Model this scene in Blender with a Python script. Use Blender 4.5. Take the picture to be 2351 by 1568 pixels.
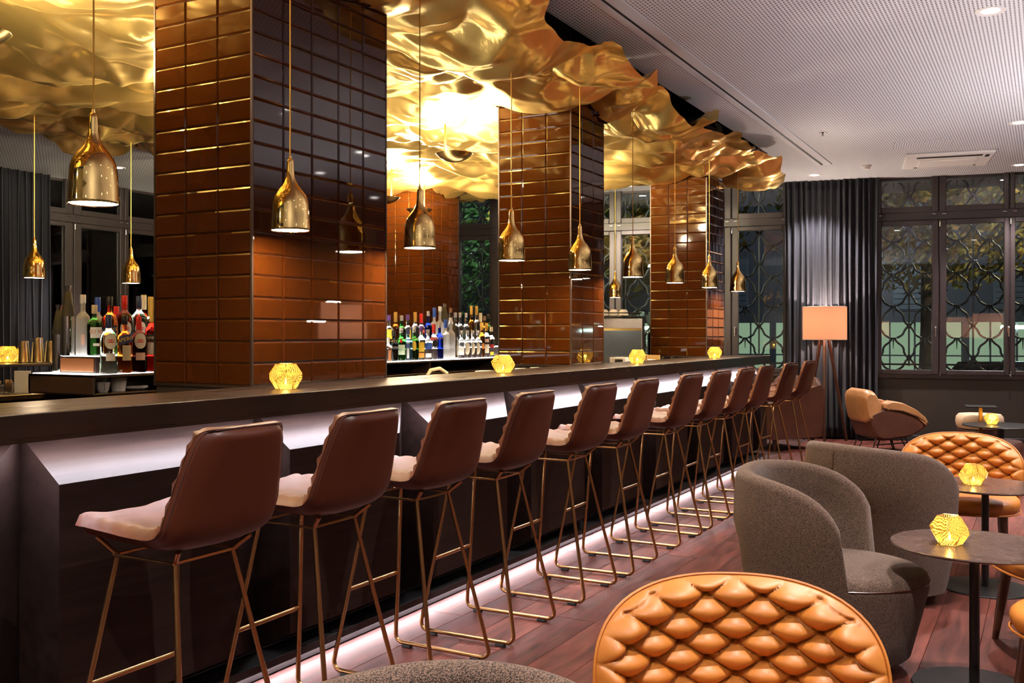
import bpy, math, random
import numpy as np
from mathutils import Vector, Matrix

for _o in list(bpy.data.objects):
    bpy.data.objects.remove(_o, do_unlink=True)
sc = bpy.context.scene
COL = sc.collection
PI = math.pi
rnd = random.Random(11)

# ------------------------------------------------------------------ camera
cam_d = bpy.data.cameras.new('camera')
cam = bpy.data.objects.new('camera', cam_d)
COL.objects.link(cam)
cam.location = (0, 0, 1.35)
cam.rotation_euler = (PI/2, 0, math.radians(28.693))
cam_d.sensor_width = 36
cam_d.lens = 36*2250/2351
cam_d.shift_y = -18/2351
cam_d.clip_start = 0.05
cam_d.clip_end = 300
sc.camera = cam

# ------------------------------------------------------------------ world, view, lights
world = bpy.data.worlds.new('night')
sc.world = world
world.use_nodes = True
world.node_tree.nodes['Background'].inputs[0].default_value = (0.010, 0.014, 0.026, 1)
world.node_tree.nodes['Background'].inputs[1].default_value = 1.0
sc.view_settings.view_transform = 'Standard'
sc.view_settings.look = 'None'
sc.view_settings.gamma = 1
sc.view_settings.use_curve_mapping = False
sc.view_settings.exposure = 0.7
cy = sc.cycles
cy.use_denoising = True
cy.max_bounces = 6
cy.use_adaptive_sampling = True
cy.adaptive_threshold = 0.13
cy.adaptive_min_samples = 16
cy.diffuse_bounces = 2
cy.glossy_bounces = 3
cy.transmission_bounces = 6
cy.transparent_max_bounces = 12
cy.caustics_reflective = True
cy.blur_glossy = 1.0
cy.caustics_refractive = False
cy.sample_clamp_indirect = 4.0
cy.sample_clamp_direct = 0.0

def lamp_light(kind, name, loc, energy, col, parent=None, **kw):
    d = bpy.data.lights.new(name, kind)
    d.energy = energy
    d.color = col
    for k, v in kw.items():
        setattr(d, k, v)
    o = bpy.data.objects.new(name, d)
    COL.objects.link(o)
    o.location = loc
    if parent: o.parent = parent
    return o

DOWNLIGHTS = [(-0.31, 6.65), (-0.31, 4.4), (-0.31, 2.2), (0.35, 8.6), (-0.24, 10.3), (-0.30, 12.88), (2.4, 11.6),
              (1.7, 6.65), (1.7, 4.4), (1.7, 2.2), (1.7, 9.5), (-1.3, 0.2), (-2.55, 12.48), (-4.92, 12.2), (-9.69, 7.96),
              (-1.5, -1.8), (0.8, -2.0), (3.4, -1.6), (3.9, 1.4), (3.9, 4.4), (3.9, 7.6)]  # this row: unseen downlights added to brighten the back and right walls
for dx, dy in DOWNLIGHTS:
    lo = lamp_light('SPOT', 'downlight_beam', (dx, dy, 3.285), 270, (1.0, 0.91, 0.87), spot_size=math.radians(95), spot_blend=0.5, shadow_soft_size=0.035)

# ------------------------------------------------------------------ mesh helpers
class MB:
    def __init__(s):
        s.v = []; s.f = []; s.sm = []
    def add(s, vs, fs, smooth=False):
        n = len(s.v)
        s.v.extend([tuple(p) for p in vs])
        for f in fs:
            s.f.append(tuple(i+n for i in f)); s.sm.append(smooth)
        return s
    def box(s, x0, x1, y0, y1, z0, z1, b=0.0, smooth=False):
        if x0 > x1: x0, x1 = x1, x0
        if y0 > y1: y0, y1 = y1, y0
        if z0 > z1: z0, z1 = z1, z0
        if b <= 0:
            vs = [(x, y, z) for z in (z0, z1) for y in (y0, y1) for x in (x0, x1)]
            return s.add(vs, [(0,2,3,1),(4,5,7,6),(0,1,5,4),(2,6,7,3),(0,4,6,2),(1,3,7,5)], smooth)
        b = min(b, (x1-x0)*0.49, (y1-y0)*0.49, (z1-z0)*0.49)
        vs = []; idx = {}
        for i, x in enumerate((x0, x1)):
            for j, y in enumerate((y0, y1)):
                for k, z in enumerate((z0, z1)):
                    xi = x + (b if i == 0 else -b); yi = y + (b if j == 0 else -b); zi = z + (b if k == 0 else -b)
                    idx[i,j,k,0] = len(vs); vs.append((x, yi, zi))
                    idx[i,j,k,1] = len(vs); vs.append((xi, y, zi))
                    idx[i,j,k,2] = len(vs); vs.append((xi, yi, z))
        fs = []
        for i in (0, 1):
            q = [idx[i,0,0,0], idx[i,1,0,0], idx[i,1,1,0], idx[i,0,1,0]]; fs.append(q if i else q[::-1])
            q = [idx[0,i,0,1], idx[1,i,0,1], idx[1,i,1,1], idx[0,i,1,1]]; fs.append(q[::-1] if i else q)
            q = [idx[0,0,i,2], idx[1,0,i,2], idx[1,1,i,2], idx[0,1,i,2]]; fs.append(q if i else q[::-1])
        for i in (0, 1):
            for j in (0, 1):
                q = [idx[i,j,0,0], idx[i,j,1,0], idx[i,j,1,1], idx[i,j,0,1]]; fs.append(q if (i+j) % 2 == 1 else q[::-1])
                q = [idx[i,0,j,0], idx[i,1,j,0], idx[i,1,j,2], idx[i,0,j,2]]; fs.append(q if (i+j) % 2 == 0 else q[::-1])
                q = [idx[0,i,j,1], idx[1,i,j,1], idx[1,i,j,2], idx[0,i,j,2]]; fs.append(q if (i+j) % 2 == 1 else q[::-1])
        for i in (0, 1):
            for j in (0, 1):
                for k in (0, 1):
                    q = [idx[i,j,k,0], idx[i,j,k,1], idx[i,j,k,2]]; fs.append(q if (i+j+k) % 2 == 1 else q[::-1])
        return s.add(vs, fs, smooth)
    def lathe(s, prof, seg=24, o=(0,0,0), smooth=True, sq=None):
        vs = []; fs = []; n = len(prof)
        for k in range(seg):
            a = 2*PI*k/seg; c, q = math.cos(a), math.sin(a)
            m = 1.0
            if sq: m = 1/((abs(c)**sq + abs(q)**sq)**(1/sq))
            for r, z in prof:
                vs.append((o[0]+r*m*c, o[1]+r*m*q, o[2]+z))
        for k in range(seg):
            k2 = (k+1) % seg
            for i in range(n-1):
                a, b, c2, d = k*n+i, k2*n+i, k2*n+i+1, k*n+i+1
                if prof[i][0] < 1e-7: fs.append((a, c2, d))
                elif prof[i+1][0] < 1e-7: fs.append((a, b, d))
                else: fs.append((a, b, c2, d))
        return s.add(vs, fs, smooth)
    def tube(s, path, r, seg=8, closed=False, smooth=True):
        P = [Vector(p) for p in path]; n = len(P)
        rr = r if isinstance(r, (list, tuple)) else [r]*n
        T = []
        for i in range(n):
            if closed: t = P[(i+1) % n]-P[i-1]
            elif i == 0: t = P[1]-P[0]
            elif i == n-1: t = P[-1]-P[-2]
            else: t = (P[i+1]-P[i]).normalized()+(P[i]-P[i-1]).normalized()
            T.append(t.normalized())
        up = Vector((0,0,1)) if abs(T[0].z) < 0.9 else Vector((1,0,0))
        nrm = (up-T[0]*up.dot(T[0])).normalized()
        vs = []; fs = []
        for i in range(n):
            nrm = (nrm-T[i]*nrm.dot(T[i])).normalized()
            bn = T[i].cross(nrm)
            for k in range(seg):
                a = 2*PI*k/seg
                vs.append(P[i]+(nrm*math.cos(a)+bn*math.sin(a))*rr[i])
        m = n if closed else n-1
        for i in range(m):
            j = (i+1) % n
            for k in range(seg):
                k2 = (k+1) % seg
                fs.append((i*seg+k, i*seg+k2, j*seg+k2, j*seg+k))
        if not closed:
            fs.append(tuple(range(seg))[::-1]); fs.append(tuple((n-1)*seg+k for k in range(seg)))
        return s.add(vs, fs, smooth)
    def grid(s, pts, nu, nv, cu=False, cv=False, smooth=True, flip=False):
        fs = []
        for i in range(nu if cu else nu-1):
            for j in range(nv if cv else nv-1):
                a, b, c, d = i*nv+j, ((i+1) % nu)*nv+j, ((i+1) % nu)*nv+(j+1) % nv, i*nv+(j+1) % nv
                fs.append((a, d, c, b) if flip else (a, b, c, d))
        return s.add(pts, fs, smooth)
    def prism(s, poly, axis, a, b, smooth=False):
        def mk(p, t):
            if axis == 'x': return (t, p[0], p[1])
            if axis == 'y': return (p[0], t, p[1])
            return (p[0], p[1], t)
        n = len(poly)
        vs = [mk(p, a) for p in poly]+[mk(p, b) for p in poly]
        fs = [tuple(range(n))[::-1], tuple(range(n, 2*n))]+[(i, (i+1) % n, n+(i+1) % n, n+i) for i in range(n)]
        return s.add(vs, fs, smooth)
    def mesh(s, name, sharp=None):
        me = bpy.data.meshes.new(name)
        me.from_pydata(s.v, [], s.f)
        me.polygons.foreach_set('use_smooth', s.sm)
        if sharp: me.set_sharp_from_angle(angle=math.radians(sharp))
        me.update()
        return me

def fixn(me):
    import bmesh
    b = bmesh.new(); b.from_mesh(me); bmesh.ops.recalc_face_normals(b, faces=b.faces); b.to_mesh(me); b.free()

def obj(name, mb, m, parent=None, loc=None, rz=None, sharp=40, recalc=True):
    me = mb if isinstance(mb, bpy.types.Mesh) else mb.mesh(name, None)
    if not isinstance(mb, bpy.types.Mesh):
        if recalc: fixn(me)
        if sharp and any(mb.sm): me.set_sharp_from_angle(angle=math.radians(sharp))
    if m is not None and len(me.materials) == 0: me.materials.append(m)
    o = bpy.data.objects.new(name, me)
    COL.objects.link(o)
    if parent: o.parent = parent
    if loc is not None: o.location = loc
    if rz is not None: o.rotation_euler[2] = rz
    return o

def tag(o, label, cat, group=None, kind=None):
    o['label'] = label; o['category'] = cat
    if group: o['group'] = group
    if kind: o['kind'] = kind
    return o

def thing(name, label, cat, loc=(0,0,0), rz=0, group=None):
    o = bpy.data.objects.new(name, None)
    COL.objects.link(o)
    o.location = loc; o.rotation_euler = (0, 0, rz)
    o.empty_display_size = 0.1
    return tag(o, label, cat, group)

def struct(o):
    o['kind'] = 'structure'; return o

def dup(root, loc, rz, label=None):
    r = root.copy(); COL.objects.link(r); r.location = loc; r.rotation_euler = (0, 0, rz)
    if label: r['label'] = label
    for ch in list(root.children):
        c = ch.copy(); COL.objects.link(c); c.parent = r
        for g in list(ch.children):
            d = g.copy(); COL.objects.link(d); d.parent = c
    return r

# ------------------------------------------------------------------ materials
def mat(name, col=(0.8,0.8,0.8), rough=0.5, metal=0.0, trans=0.0, ior=1.5, coat=0.0, emit=None, estr=0.0, spec=0.5, sheen=0.0,
        var=None, bump=None, rvar=None, stretch=(1,1,1)):
    """var=(scale, colour2, detail)  bump=(scale, strength, distance)  rvar=(scale, low, high)"""
    m = bpy.data.materials.new(name); m.use_nodes = True
    nt = m.node_tree; N = nt.nodes; L = nt.links
    p = N['Principled BSDF']; I = p.inputs
    I['Base Color'].default_value = (*col, 1); I['Roughness'].default_value = rough; I['Metallic'].default_value = metal
    I['Transmission Weight'].default_value = trans; I['IOR'].default_value = ior; I['Coat Weight'].default_value = coat
    I['Specular IOR Level'].default_value = spec; I['Sheen Weight'].default_value = sheen
    if coat: I['Coat Roughness'].default_value = 0.03
    if emit: I['Emission Color'].default_value = (*emit, 1); I['Emission Strength'].default_value = estr
    if var or bump or rvar:
        tc = N.new('ShaderNodeTexCoord'); mp = N.new('ShaderNodeMapping'); mp.inputs['Scale'].default_value = stretch
        L.new(tc.outputs['Object'], mp.inputs['Vector'])
        def noi(scale, detail=4, rg=0.55):
            n = N.new('ShaderNodeTexNoise'); n.inputs['Scale'].default_value = scale; n.inputs['Detail'].default_value = detail
            n.inputs['Roughness'].default_value = rg
            L.new(mp.outputs[0], n.inputs['Vector']); return n
        if var:
            n = noi(var[0], var[2] if len(var) > 2 else 4)
            r = N.new('ShaderNodeValToRGB'); r.color_ramp.elements[0].position = 0.32; r.color_ramp.elements[1].position = 0.68
            r.color_ramp.elements[0].color = (*col, 1); r.color_ramp.elements[1].color = (*var[1], 1)
            L.new(n.outputs['Fac'], r.inputs['Fac']); L.new(r.outputs['Color'], I['Base Color'])
        if rvar:
            n = noi(rvar[0]); r = N.new('ShaderNodeMapRange'); r.inputs['From Min'].default_value = 0.3; r.inputs['From Max'].default_value = 0.7
            r.inputs['To Min'].default_value = rvar[1]; r.inputs['To Max'].default_value = rvar[2]
            L.new(n.outputs['Fac'], r.inputs['Value']); L.new(r.outputs[0], I['Roughness'])
        if bump:
            n = noi(bump[0], 5); b = N.new('ShaderNodeBump'); b.inputs['Strength'].default_value = bump[1]; b.inputs['Distance'].default_value = bump[2]
            L.new(n.outputs['Fac'], b.inputs['Height']); L.new(b.outputs[0], I['Normal'])
    return m

def emission(name, col, strength, sampled=True):
    m = bpy.data.materials.new(name); m.use_nodes = True
    nt = m.node_tree; nt.nodes.clear()
    e = nt.nodes.new('ShaderNodeEmission'); e.inputs[0].default_value = (*col, 1); e.inputs[1].default_value = strength
    o = nt.nodes.new('ShaderNodeOutputMaterial'); nt.links.new(e.outputs[0], o.inputs[0])
    if not sampled: m.cycles.emission_sampling = 'NONE'
    return m

def glass_pane(name, tint=(0.92,0.96,0.97), ior=1.75):
    m = bpy.data.materials.new(name); m.use_nodes = True
    nt = m.node_tree; nt.nodes.clear(); N = nt.nodes; L = nt.links
    t = N.new('ShaderNodeBsdfTransparent'); t.inputs[0].default_value = (*tint, 1)
    g = N.new('ShaderNodeBsdfGlossy'); g.inputs['Roughness'].default_value = 0.0
    f = N.new('ShaderNodeFresnel'); f.inputs[0].default_value = ior
    x = N.new('ShaderNodeMixShader'); o = N.new('ShaderNodeOutputMaterial')
    L.new(f.outputs[0], x.inputs[0]); L.new(t.outputs[0], x.inputs[1]); L.new(g.outputs[0], x.inputs[2]); L.new(x.outputs[0], o.inputs[0])
    return m

def ceiling_mat():
    m = mat('perforated_ceiling', (0.67,0.69,0.75), 0.55)
    nt = m.node_tree; N = nt.nodes; L = nt.links; p = N['Principled BSDF']
    tc = N.new('ShaderNodeTexCoord'); sp = N.new('ShaderNodeSeparateXYZ'); L.new(tc.outputs['Object'], sp.inputs[0])
    def M(op, a, b=None):
        n = N.new('ShaderNodeMath'); n.operation = op
        for i, v in enumerate((a, b)):
            if v is None: continue
            if isinstance(v, (int, float)): n.inputs[i].default_value = v
            else: L.new(v, n.inputs[i])
        return n.outputs[0]
    row = M('MULTIPLY', sp.outputs['X'], 1/0.024)
    fx = M('FRACT', row)
    odd = M('MULTIPLY', M('MODULO', M('FLOOR', row), 2.0), 0.5)
    fy = M('FRACT', M('ADD', M('MULTIPLY', sp.outputs['Y'], 1/0.036), odd))
    hx = M('LESS_THAN', M('ABSOLUTE', M('SUBTRACT', fx, 0.5)), 0.21)
    hy = M('LESS_THAN', M('ABSOLUTE', M('SUBTRACT', fy, 0.5)), 0.30)
    h = M('MULTIPLY', hx, hy)
    mx = N.new('ShaderNodeMix'); mx.data_type = 'RGBA'
    mx.inputs[6].default_value = (0.67,0.69,0.75,1); mx.inputs[7].default_value = (0.13,0.12,0.125,1)
    L.new(h, mx.inputs[0]); L.new(mx.outputs[2], p.inputs['Base Color'])
    return m

def wood_floor():
    m = mat('plank_wood', (0.10,0.034,0.032), 0.55, spec=0.2)
    nt = m.node_tree; N = nt.nodes; L = nt.links; p = N['Principled BSDF']
    tc = N.new('ShaderNodeTexCoord'); oi = N.new('ShaderNodeObjectInfo')
    ad = N.new('ShaderNodeVectorMath'); ad.operation = 'ADD'
    sc_ = N.new('ShaderNodeVectorMath'); sc_.operation = 'SCALE'; sc_.inputs['Scale'].default_value = 40
    cmb = N.new('ShaderNodeCombineXYZ'); L.new(oi.outputs['Random'], cmb.inputs[0]); L.new(oi.outputs['Random'], cmb.inputs[2]); L.new(cmb.outputs[0], sc_.inputs[0])
    L.new(tc.outputs['Object'], ad.inputs[0]); L.new(sc_.outputs[0], ad.inputs[1])
    mp = N.new('ShaderNodeMapping'); mp.inputs['Scale'].default_value = (9, 0.9, 9); L.new(ad.outputs[0], mp.inputs[0])
    n = N.new('ShaderNodeTexNoise'); n.inputs['Scale'].default_value = 2.2; n.inputs['Detail'].default_value = 7; n.inputs['Distortion'].default_value = 1.1
    L.new(mp.outputs[0], n.inputs['Vector'])
    r = N.new('ShaderNodeValToRGB'); e = r.color_ramp.elements
    e[0].position = 0.28; e[0].color = (0.028,0.0072,0.0056,1); e[1].position = 0.72; e[1].color = (0.140,0.038,0.027,1)
    L.new(n.outputs['Fac'], r.inputs[0])
    hs = N.new('ShaderNodeHueSaturation'); mr = N.new('ShaderNodeMapRange'); mr.inputs['To Min'].default_value = 0.75; mr.inputs['To Max'].default_value = 1.25
    L.new(oi.outputs['Random'], mr.inputs[0]); L.new(mr.outputs[0], hs.inputs['Value']); L.new(r.outputs[0], hs.inputs['Color'])
    L.new(hs.outputs[0], p.inputs['Base Color'])
    b = N.new('ShaderNodeBump'); b.inputs['Strength'].default_value = 0.15; b.inputs['Distance'].default_value = 0.002
    L.new(n.outputs['Fac'], b.inputs['Height']); L.new(b.outputs[0], p.inputs['Normal'])
    return m

def weave_mat():
    m = mat('grey_tweed', (0.2,0.15,0.12), 0.95, sheen=0.12, spec=0.2)
    nt = m.node_tree; N = nt.nodes; L = nt.links; p = N['Principled BSDF']
    tc = N.new('ShaderNodeTexCoord')
    mp = N.new('ShaderNodeMapping'); mp.inputs['Scale'].default_value = (1,1,1.6); L.new(tc.outputs['Object'], mp.inputs[0])
    v = N.new('ShaderNodeTexVoronoi'); v.inputs['Scale'].default_value = 320; L.new(mp.outputs[0], v.inputs['Vector'])
    n = N.new('ShaderNodeTexNoise'); n.inputs['Scale'].default_value = 380; n.inputs['Detail'].default_value = 2; L.new(mp.outputs[0], n.inputs['Vector'])
    r = N.new('ShaderNodeValToRGB'); e = r.color_ramp.elements
    e[0].position = 0.40; e[0].color = (0.012,0.0085,0.006,1); e[1].position = 0.60; e[1].color = (0.165,0.104,0.074,1)
    L.new(n.outputs['Fac'], r.inputs[0]); L.new(r.outputs[0], p.inputs['Base Color'])
    b = N.new('ShaderNodeBump'); b.inputs['Strength'].default_value = 0.6; b.inputs['Distance'].default_value = 0.002; b.invert = True
    L.new(v.outputs['Distance'], b.inputs['Height']); L.new(b.outputs[0], p.inputs['Normal'])
    return m

def etched_gold():
    m = bpy.data.materials.new('etched_brass_screen'); m.use_nodes = True
    nt = m.node_tree; nt.nodes.clear(); N = nt.nodes; L = nt.links
    g = N.new('ShaderNodeBsdfPrincipled'); g.inputs['Base Color'].default_value = (0.95,0.66,0.12,1); g.inputs['Metallic'].default_value = 1; g.inputs['Roughness'].default_value = 0.22
    tr = N.new('ShaderNodeBsdfTranslucent'); tr.inputs[0].default_value = (1.0,0.80,0.34,1)
    tp = N.new('ShaderNodeBsdfTransparent'); tp.inputs[0].default_value = (1.0,0.85,0.35,1)
    tc = N.new('ShaderNodeTexCoord'); w = N.new('ShaderNodeTexWave'); w.inputs['Scale'].default_value = 55; w.inputs['Distortion'].default_value = 9
    w.inputs['Detail'].default_value = 1.5; w.inputs['Detail Scale'].default_value = 0.5
    L.new(tc.outputs['Object'], w.inputs['Vector'])
    cr = N.new('ShaderNodeValToRGB'); cr.color_ramp.elements[0].position = 0.62; cr.color_ramp.elements[1].position = 0.72
    L.new(w.outputs['Fac'], cr.inputs[0])
    a = N.new('ShaderNodeMixShader'); a.inputs[0].default_value = 0.36; L.new(g.outputs[0], a.inputs[1]); L.new(tr.outputs[0], a.inputs[2])
    b = N.new('ShaderNodeMixShader'); L.new(cr.outputs[0], b.inputs[0]); L.new(a.outputs[0], b.inputs[1]); L.new(tp.outputs[0], b.inputs[2])
    o = N.new('ShaderNodeOutputMaterial'); L.new(b.outputs[0], o.inputs[0])
    return m

M = {}
M['ceil'] = ceiling_mat()
M['ceil_plain'] = mat('ceiling_paint', (0.62,0.64,0.69), 0.5)
M['white'] = mat('white_plastic', (0.75,0.74,0.74), 0.4)
M['black'] = mat('black_matt', (0.010,0.009,0.010), 0.6)
M['wall'] = mat('taupe_wall', (0.018,0.0125,0.0095), 0.6, var=(3,(0.021,0.0145,0.011)))
M['plaster'] = mat('pale_plaster', (0.085,0.075,0.068), 0.7, var=(2,(0.095,0.083,0.075)))
M['frame'] = mat('window_paint', (0.030,0.022,0.023), 0.35)
M['floor'] = wood_floor()
M['subfloor'] = mat('dark_subfloor', (0.04,0.016,0.015), 0.5, var=(2,(0.05,0.02,0.018)))
M['wenge'] = mat('dark_oak_veneer', (0.0095,0.0048,0.0038), 0.5, spec=0.18, var=(30,(0.022,0.012,0.0095),6), bump=(60,0.12,0.001), stretch=(1,0.06,1))
M['wenge_v'] = mat('dark_oak_upright', (0.008,0.0042,0.0034), 0.5, spec=0.18, var=(30,(0.016,0.009,0.007),6), bump=(60,0.12,0.001), stretch=(1,1,0.06))
M['wenge_top'] = mat('dark_oak_top', (0.015,0.008,0.0065), 0.30, spec=0.45, var=(30,(0.022,0.0125,0.010),6), rvar=(20,0.26,0.34), stretch=(1,0.06,1))
M['tile'] = mat('chocolate_glazed_tile', (0.046,0.0115,0.0014), 0.035, ior=1.52, spec=0.5)
M['grout'] = mat('dark_grout', (0.018,0.010,0.008), 0.7)
M['trim'] = mat('bronze_trim', (0.12,0.085,0.07), 0.3, metal=0.8)
def gold_sheet():
    m = mat('hammered_gold', (1.0,0.68,0.21), 0.15, metal=1, rvar=(5,0.10,0.24), bump=(14,0.14,0.02))
    nt = m.node_tree; N = nt.nodes; L = nt.links; p = N['Principled BSDF']
    q = N.new('ShaderNodeBsdfPrincipled'); q.inputs['Base Color'].default_value = (1.0,0.70,0.22,1); q.inputs['Metallic'].default_value = 1; q.inputs['Roughness'].default_value = 0.48
    x = N.new('ShaderNodeMixShader'); x.inputs[0].default_value = 0.42
    L.new(p.outputs[0], x.inputs[1]); L.new(q.outputs[0], x.inputs[2]); L.new(x.outputs[0], N['Material Output'].inputs[0])
    return m
M['goldsheet'] = gold_sheet()
M['gold'] = mat('polished_gold', (1.0,0.70,0.26), 0.04, metal=1)
M['goldsatin'] = mat('satin_gold', (0.90,0.60,0.20), 0.24, metal=1)
M['cord'] = mat('gold_cord', (0.62,0.34,0.06), 0.4, metal=0.6)
M['bulb'] = emission('bulb_glow', (1.0,0.76,0.50), 170)
M['dishlight'] = emission('dish_lamp_glow', (1.0,0.80,0.45), 60, False)
M['led'] = emission('led_strip_glow', (0.96,0.90,1.0), 120)
M['ledfloor'] = emission('led_floor_glow', (1.0,0.80,0.82), 52)
M['brass'] = mat('brushed_brass', (0.40,0.225,0.09), 0.28, metal=1)
M['leather'] = mat('cognac_leather', (0.075,0.019,0.0075), 0.5, var=(5,(0.105,0.030,0.0135)), bump=(220,0.1,0.0008), spec=0.3)
M['leather_d'] = mat('cognac_leather_shell', (0.042,0.0080,0.0022), 0.42, var=(4,(0.060,0.0125,0.0038)), bump=(240,0.08,0.0006), spec=0.3)
M['piping'] = mat('dark_piping', (0.05,0.016,0.010), 0.4)
M['rubber'] = mat('black_rubber', (0.012,0.012,0.012), 0.7)
M['downglow'] = emission('downlight_glow', (1.0,0.90,0.84), 14, False)
M['chrome'] = mat('chrome', (0.8,0.79,0.78), 0.08, metal=1)
M['steel'] = mat('brushed_steel', (0.5,0.49,0.48), 0.25, metal=1)
M['pane'] = glass_pane('window_glass')
M['curtain'] = mat('navy_curtain', (0.0062,0.0072,0.016), 0.8, sheen=0.08, bump=(300,0.15,0.001))
# ================================================================== STRUCTURE
CH = 3.32
b = MB()
b.box(-2.69, 5.0, -3.0, 14.6, CH, CH+0.1); b.box(-11.1, -7.6, -3.0, 12.5, CH, CH+0.1); b.box(-7.6, -2.69, 10.75, 13.6, CH, CH+0.1)
struct(obj('ceiling', b, M['ceil']))
b = MB()
b.box(-7.7, -2.6, -3.0, 10.85, 4.2, 4.3)
b.box(-2.69, -2.64, -3.0, 10.75, CH+0.1, 4.2); b.box(-7.65, -7.6, -3.0, 10.75, CH+0.1, 4.2); b.box(-7.6, -2.69, 10.75, 10.8, CH+0.1, 4.2)
struct(obj('ceiling_recess', b, M['black']))
# slot diffuser strip in the ceiling along the bar
st = MB().box(-2.37, -2.315, -1.0, 11.74, CH-0.012, CH+0.002).box(-2.285, -2.20, -1.0, 11.74, CH-0.012, CH+0.002)
struct(obj('trim_1', st, M['ceil_plain']))
struct(obj('trim_2', MB().box(-2.315, -2.285, -1.0, 11.74, CH-0.004, CH+0.001), M['black']))

fl = struct(obj('floor', MB().box(-11.2, 5.0, -3.0, 14.6, -0.06, -0.008), M['subfloor']))
# planks, laid along the bar
pl_me = {}
PW, PLEN = 0.2, 1.5
k = 0
for i in range(33):
    x0 = -2.66 + i*PW
    off = (i*0.57) % PLEN
    for j in range(-1, 10):
        y0 = -0.5 + off + j*PLEN
        ym = y0+PLEN/2; xm = x0+PW/2
        zc = -xm*-0.4801 if False else 0
        Zd = 0.4801*(-xm)+0.8772*ym; cx = xm*0.8772+ym*0.4801
        if Zd < 1.2 or abs(cx) > 0.56*Zd+1.0 or y0 > 13.6 or xm > 2.2: continue
        me = pl_me.get(0)
        if me is None:
            me = MB().box(-PW/2+0.0008, PW/2-0.0008, -PLEN/2+0.001, PLEN/2-0.001, -0.008, 0.0, 0.0018).mesh('plank'); fixn(me); pl_me[0] = me
            me.materials.append(M['floor'])
        o = obj('plank', me, None, fl, (xm, ym, -rnd.uniform(0, 0.0006)))
        k += 1
print('planks', k)
# walls -------------------------------------------------------------
WA = math.radians(9.5)
WL = (-2.51, 13.1, 0)
def wobj(name, mb, m, parent=None):            # things of the far wall: local x along wall, y outwards
    return obj(name, mb, m, parent, None if parent else WL, None if parent else WA)
b = MB()
b.box(-8.75, 6.0, 0.0, 0.3, -0.05, 0.82)
for a0, a1 in ((-8.75,-8.2), (-4.56,-3.56), (-0.489,0.577), (2.93,3.9)):
    b.box(a0, a1, 0.0, 0.3, 0.82, CH+0.2)
b.box(3.9, 6.0, 0, 0.3, 0.82, CH+0.2)
b.box(-8.75, 6.0, 0.0, 0.3, CH+0.1, CH+0.4)
struct(wobj('wall_far', b, M['wall']))
struct(wobj('baseboard_far', MB().box(-4.5, 4.5, -0.018, 0.0, 0.0, 0.07, 0.004), M['black']))
b = MB()
b.box(-11.3, -11.0, -3.0, 12.4, -0.05, 0.82)
for a0, a1 in ((-3.0,7.88), (11.3,12.4)):
    b.box(-11.3, -11.0, a0, a1, 0.82, CH+0.2)
b.box(-11.3, -11.0, -3, 12.4, CH+0.1, CH+0.4)
struct(obj('wall_left', b, M['wall']))
struct(obj('wall_right', MB().box(5.0, 5.2, -3.0, 15.0, -0.05, CH+0.4), M['plaster']))
struct(obj('wall_back', MB().box(-11.2, 5.0, -3.2, -3.0, -0.05, CH+0.4), M['plaster']))

handle_me = None
def window(idx, loc, rz, s0, s1, panes, handles):
    """panes: list of glass (a,b) along the wall; frame is built round them"""
    w = bpy.data.objects.new('window_%d' % idx, None); COL.objects.link(w); w.location = loc; w.rotation_euler = (0,0,rz); struct(w)
    zs, zt = 0.82, 2.76
    fr = MB()
    fr.box(s0, s1, -0.03, 0.10, zs-0.035, zs+0.03, 0.006)            # sill rail
    fr.box(s0, s1, -0.02, 0.10, 2.775, 2.885, 0.006)                  # transom
    fr.box(s0, s1, 0.0, 0.10, CH-0.03, CH+0.1)
    edges = [s0]+[(panes[i][1]+panes[i+1][0])/2 for i in range(len(panes)-1)]+[s1]
    for e in edges:
        fr.box(e-0.03, e+0.03, -0.01, 0.10, zs, CH)
    obj('window_frame', fr, M['frame'], w)
    for i, (a, c) in enumerate(panes):
        l, r = edges[i]+0.006, edges[i+1]-0.006
        sash = MB()
        for (z0, z1, g0, g1) in ((zs+0.02, zt+0.01, 0.895, 2.715), (2.875, CH+0.12, 2.945, CH+0.08)):
            sash.box(l, a, -0.045, 0.045, z0, z1, 0.008); sash.box(c, r, -0.045, 0.045, z0, z1, 0.008)
            sash.box(a, c, -0.045, 0.045, z0, g0, 0.004); sash.box(a, c, -0.045, 0.045, g1, z1, 0.004)
        so = obj('sash', sash, M['frame'], w)
        obj('pane', MB().box(a-0.01, c+0.01, 0.002, 0.008, 0.885, 2.725), M['pane'], so)
        obj('pane', MB().box(a-0.01, c+0.01, 0.002, 0.008, 2.935, CH+0.09), M['pane'], so)
        hg = MB()
        for z in (0.86, 2.72): hg.lathe([(0.0,-0.035),(0.007,-0.035),(0.007,0.035),(0.0,0.035)], 8, (l+0.004, -0.055, z))
        obj('hinge', hg, M['steel'], w)
        for q in (l+0.05, r-0.05):
            obj('latch', MB().box(q-0.025, q+0.025, -0.052, -0.02, 2.838, 2.85, 0.003), M['steel'], w)
    for hs in handles:
        h = MB().box(hs-0.013, hs+0.013, -0.055, -0.044, 1.36, 1.44, 0.004)
        h.box(hs-0.008, hs+0.008, -0.085, -0.05, 1.415, 1.43, 0.003).box(hs-0.010, hs+0.010, -0.098, -0.082, 1.31, 1.432, 0.006)
        obj('handle', h, M['steel'], w)
    return w
window(1, WL, WA, 0.577, 2.93, [(0.655,1.243), (1.409,2.06), (2.18,2.85)], (1.285, 2.105))
window(2, WL, WA, -3.56, -0.489, [(-3.48,-2.887), (-2.714,-2.09), (-1.95,-1.31), (-1.128,-0.555)], (-1.173,))
window(3, WL, WA, -8.2, -4.53, [(-8.1,-7.5), (-7.35,-6.7), (-6.55,-5.95), (-5.80,-5.25), (-5.125,-4.66)], ())
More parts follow.
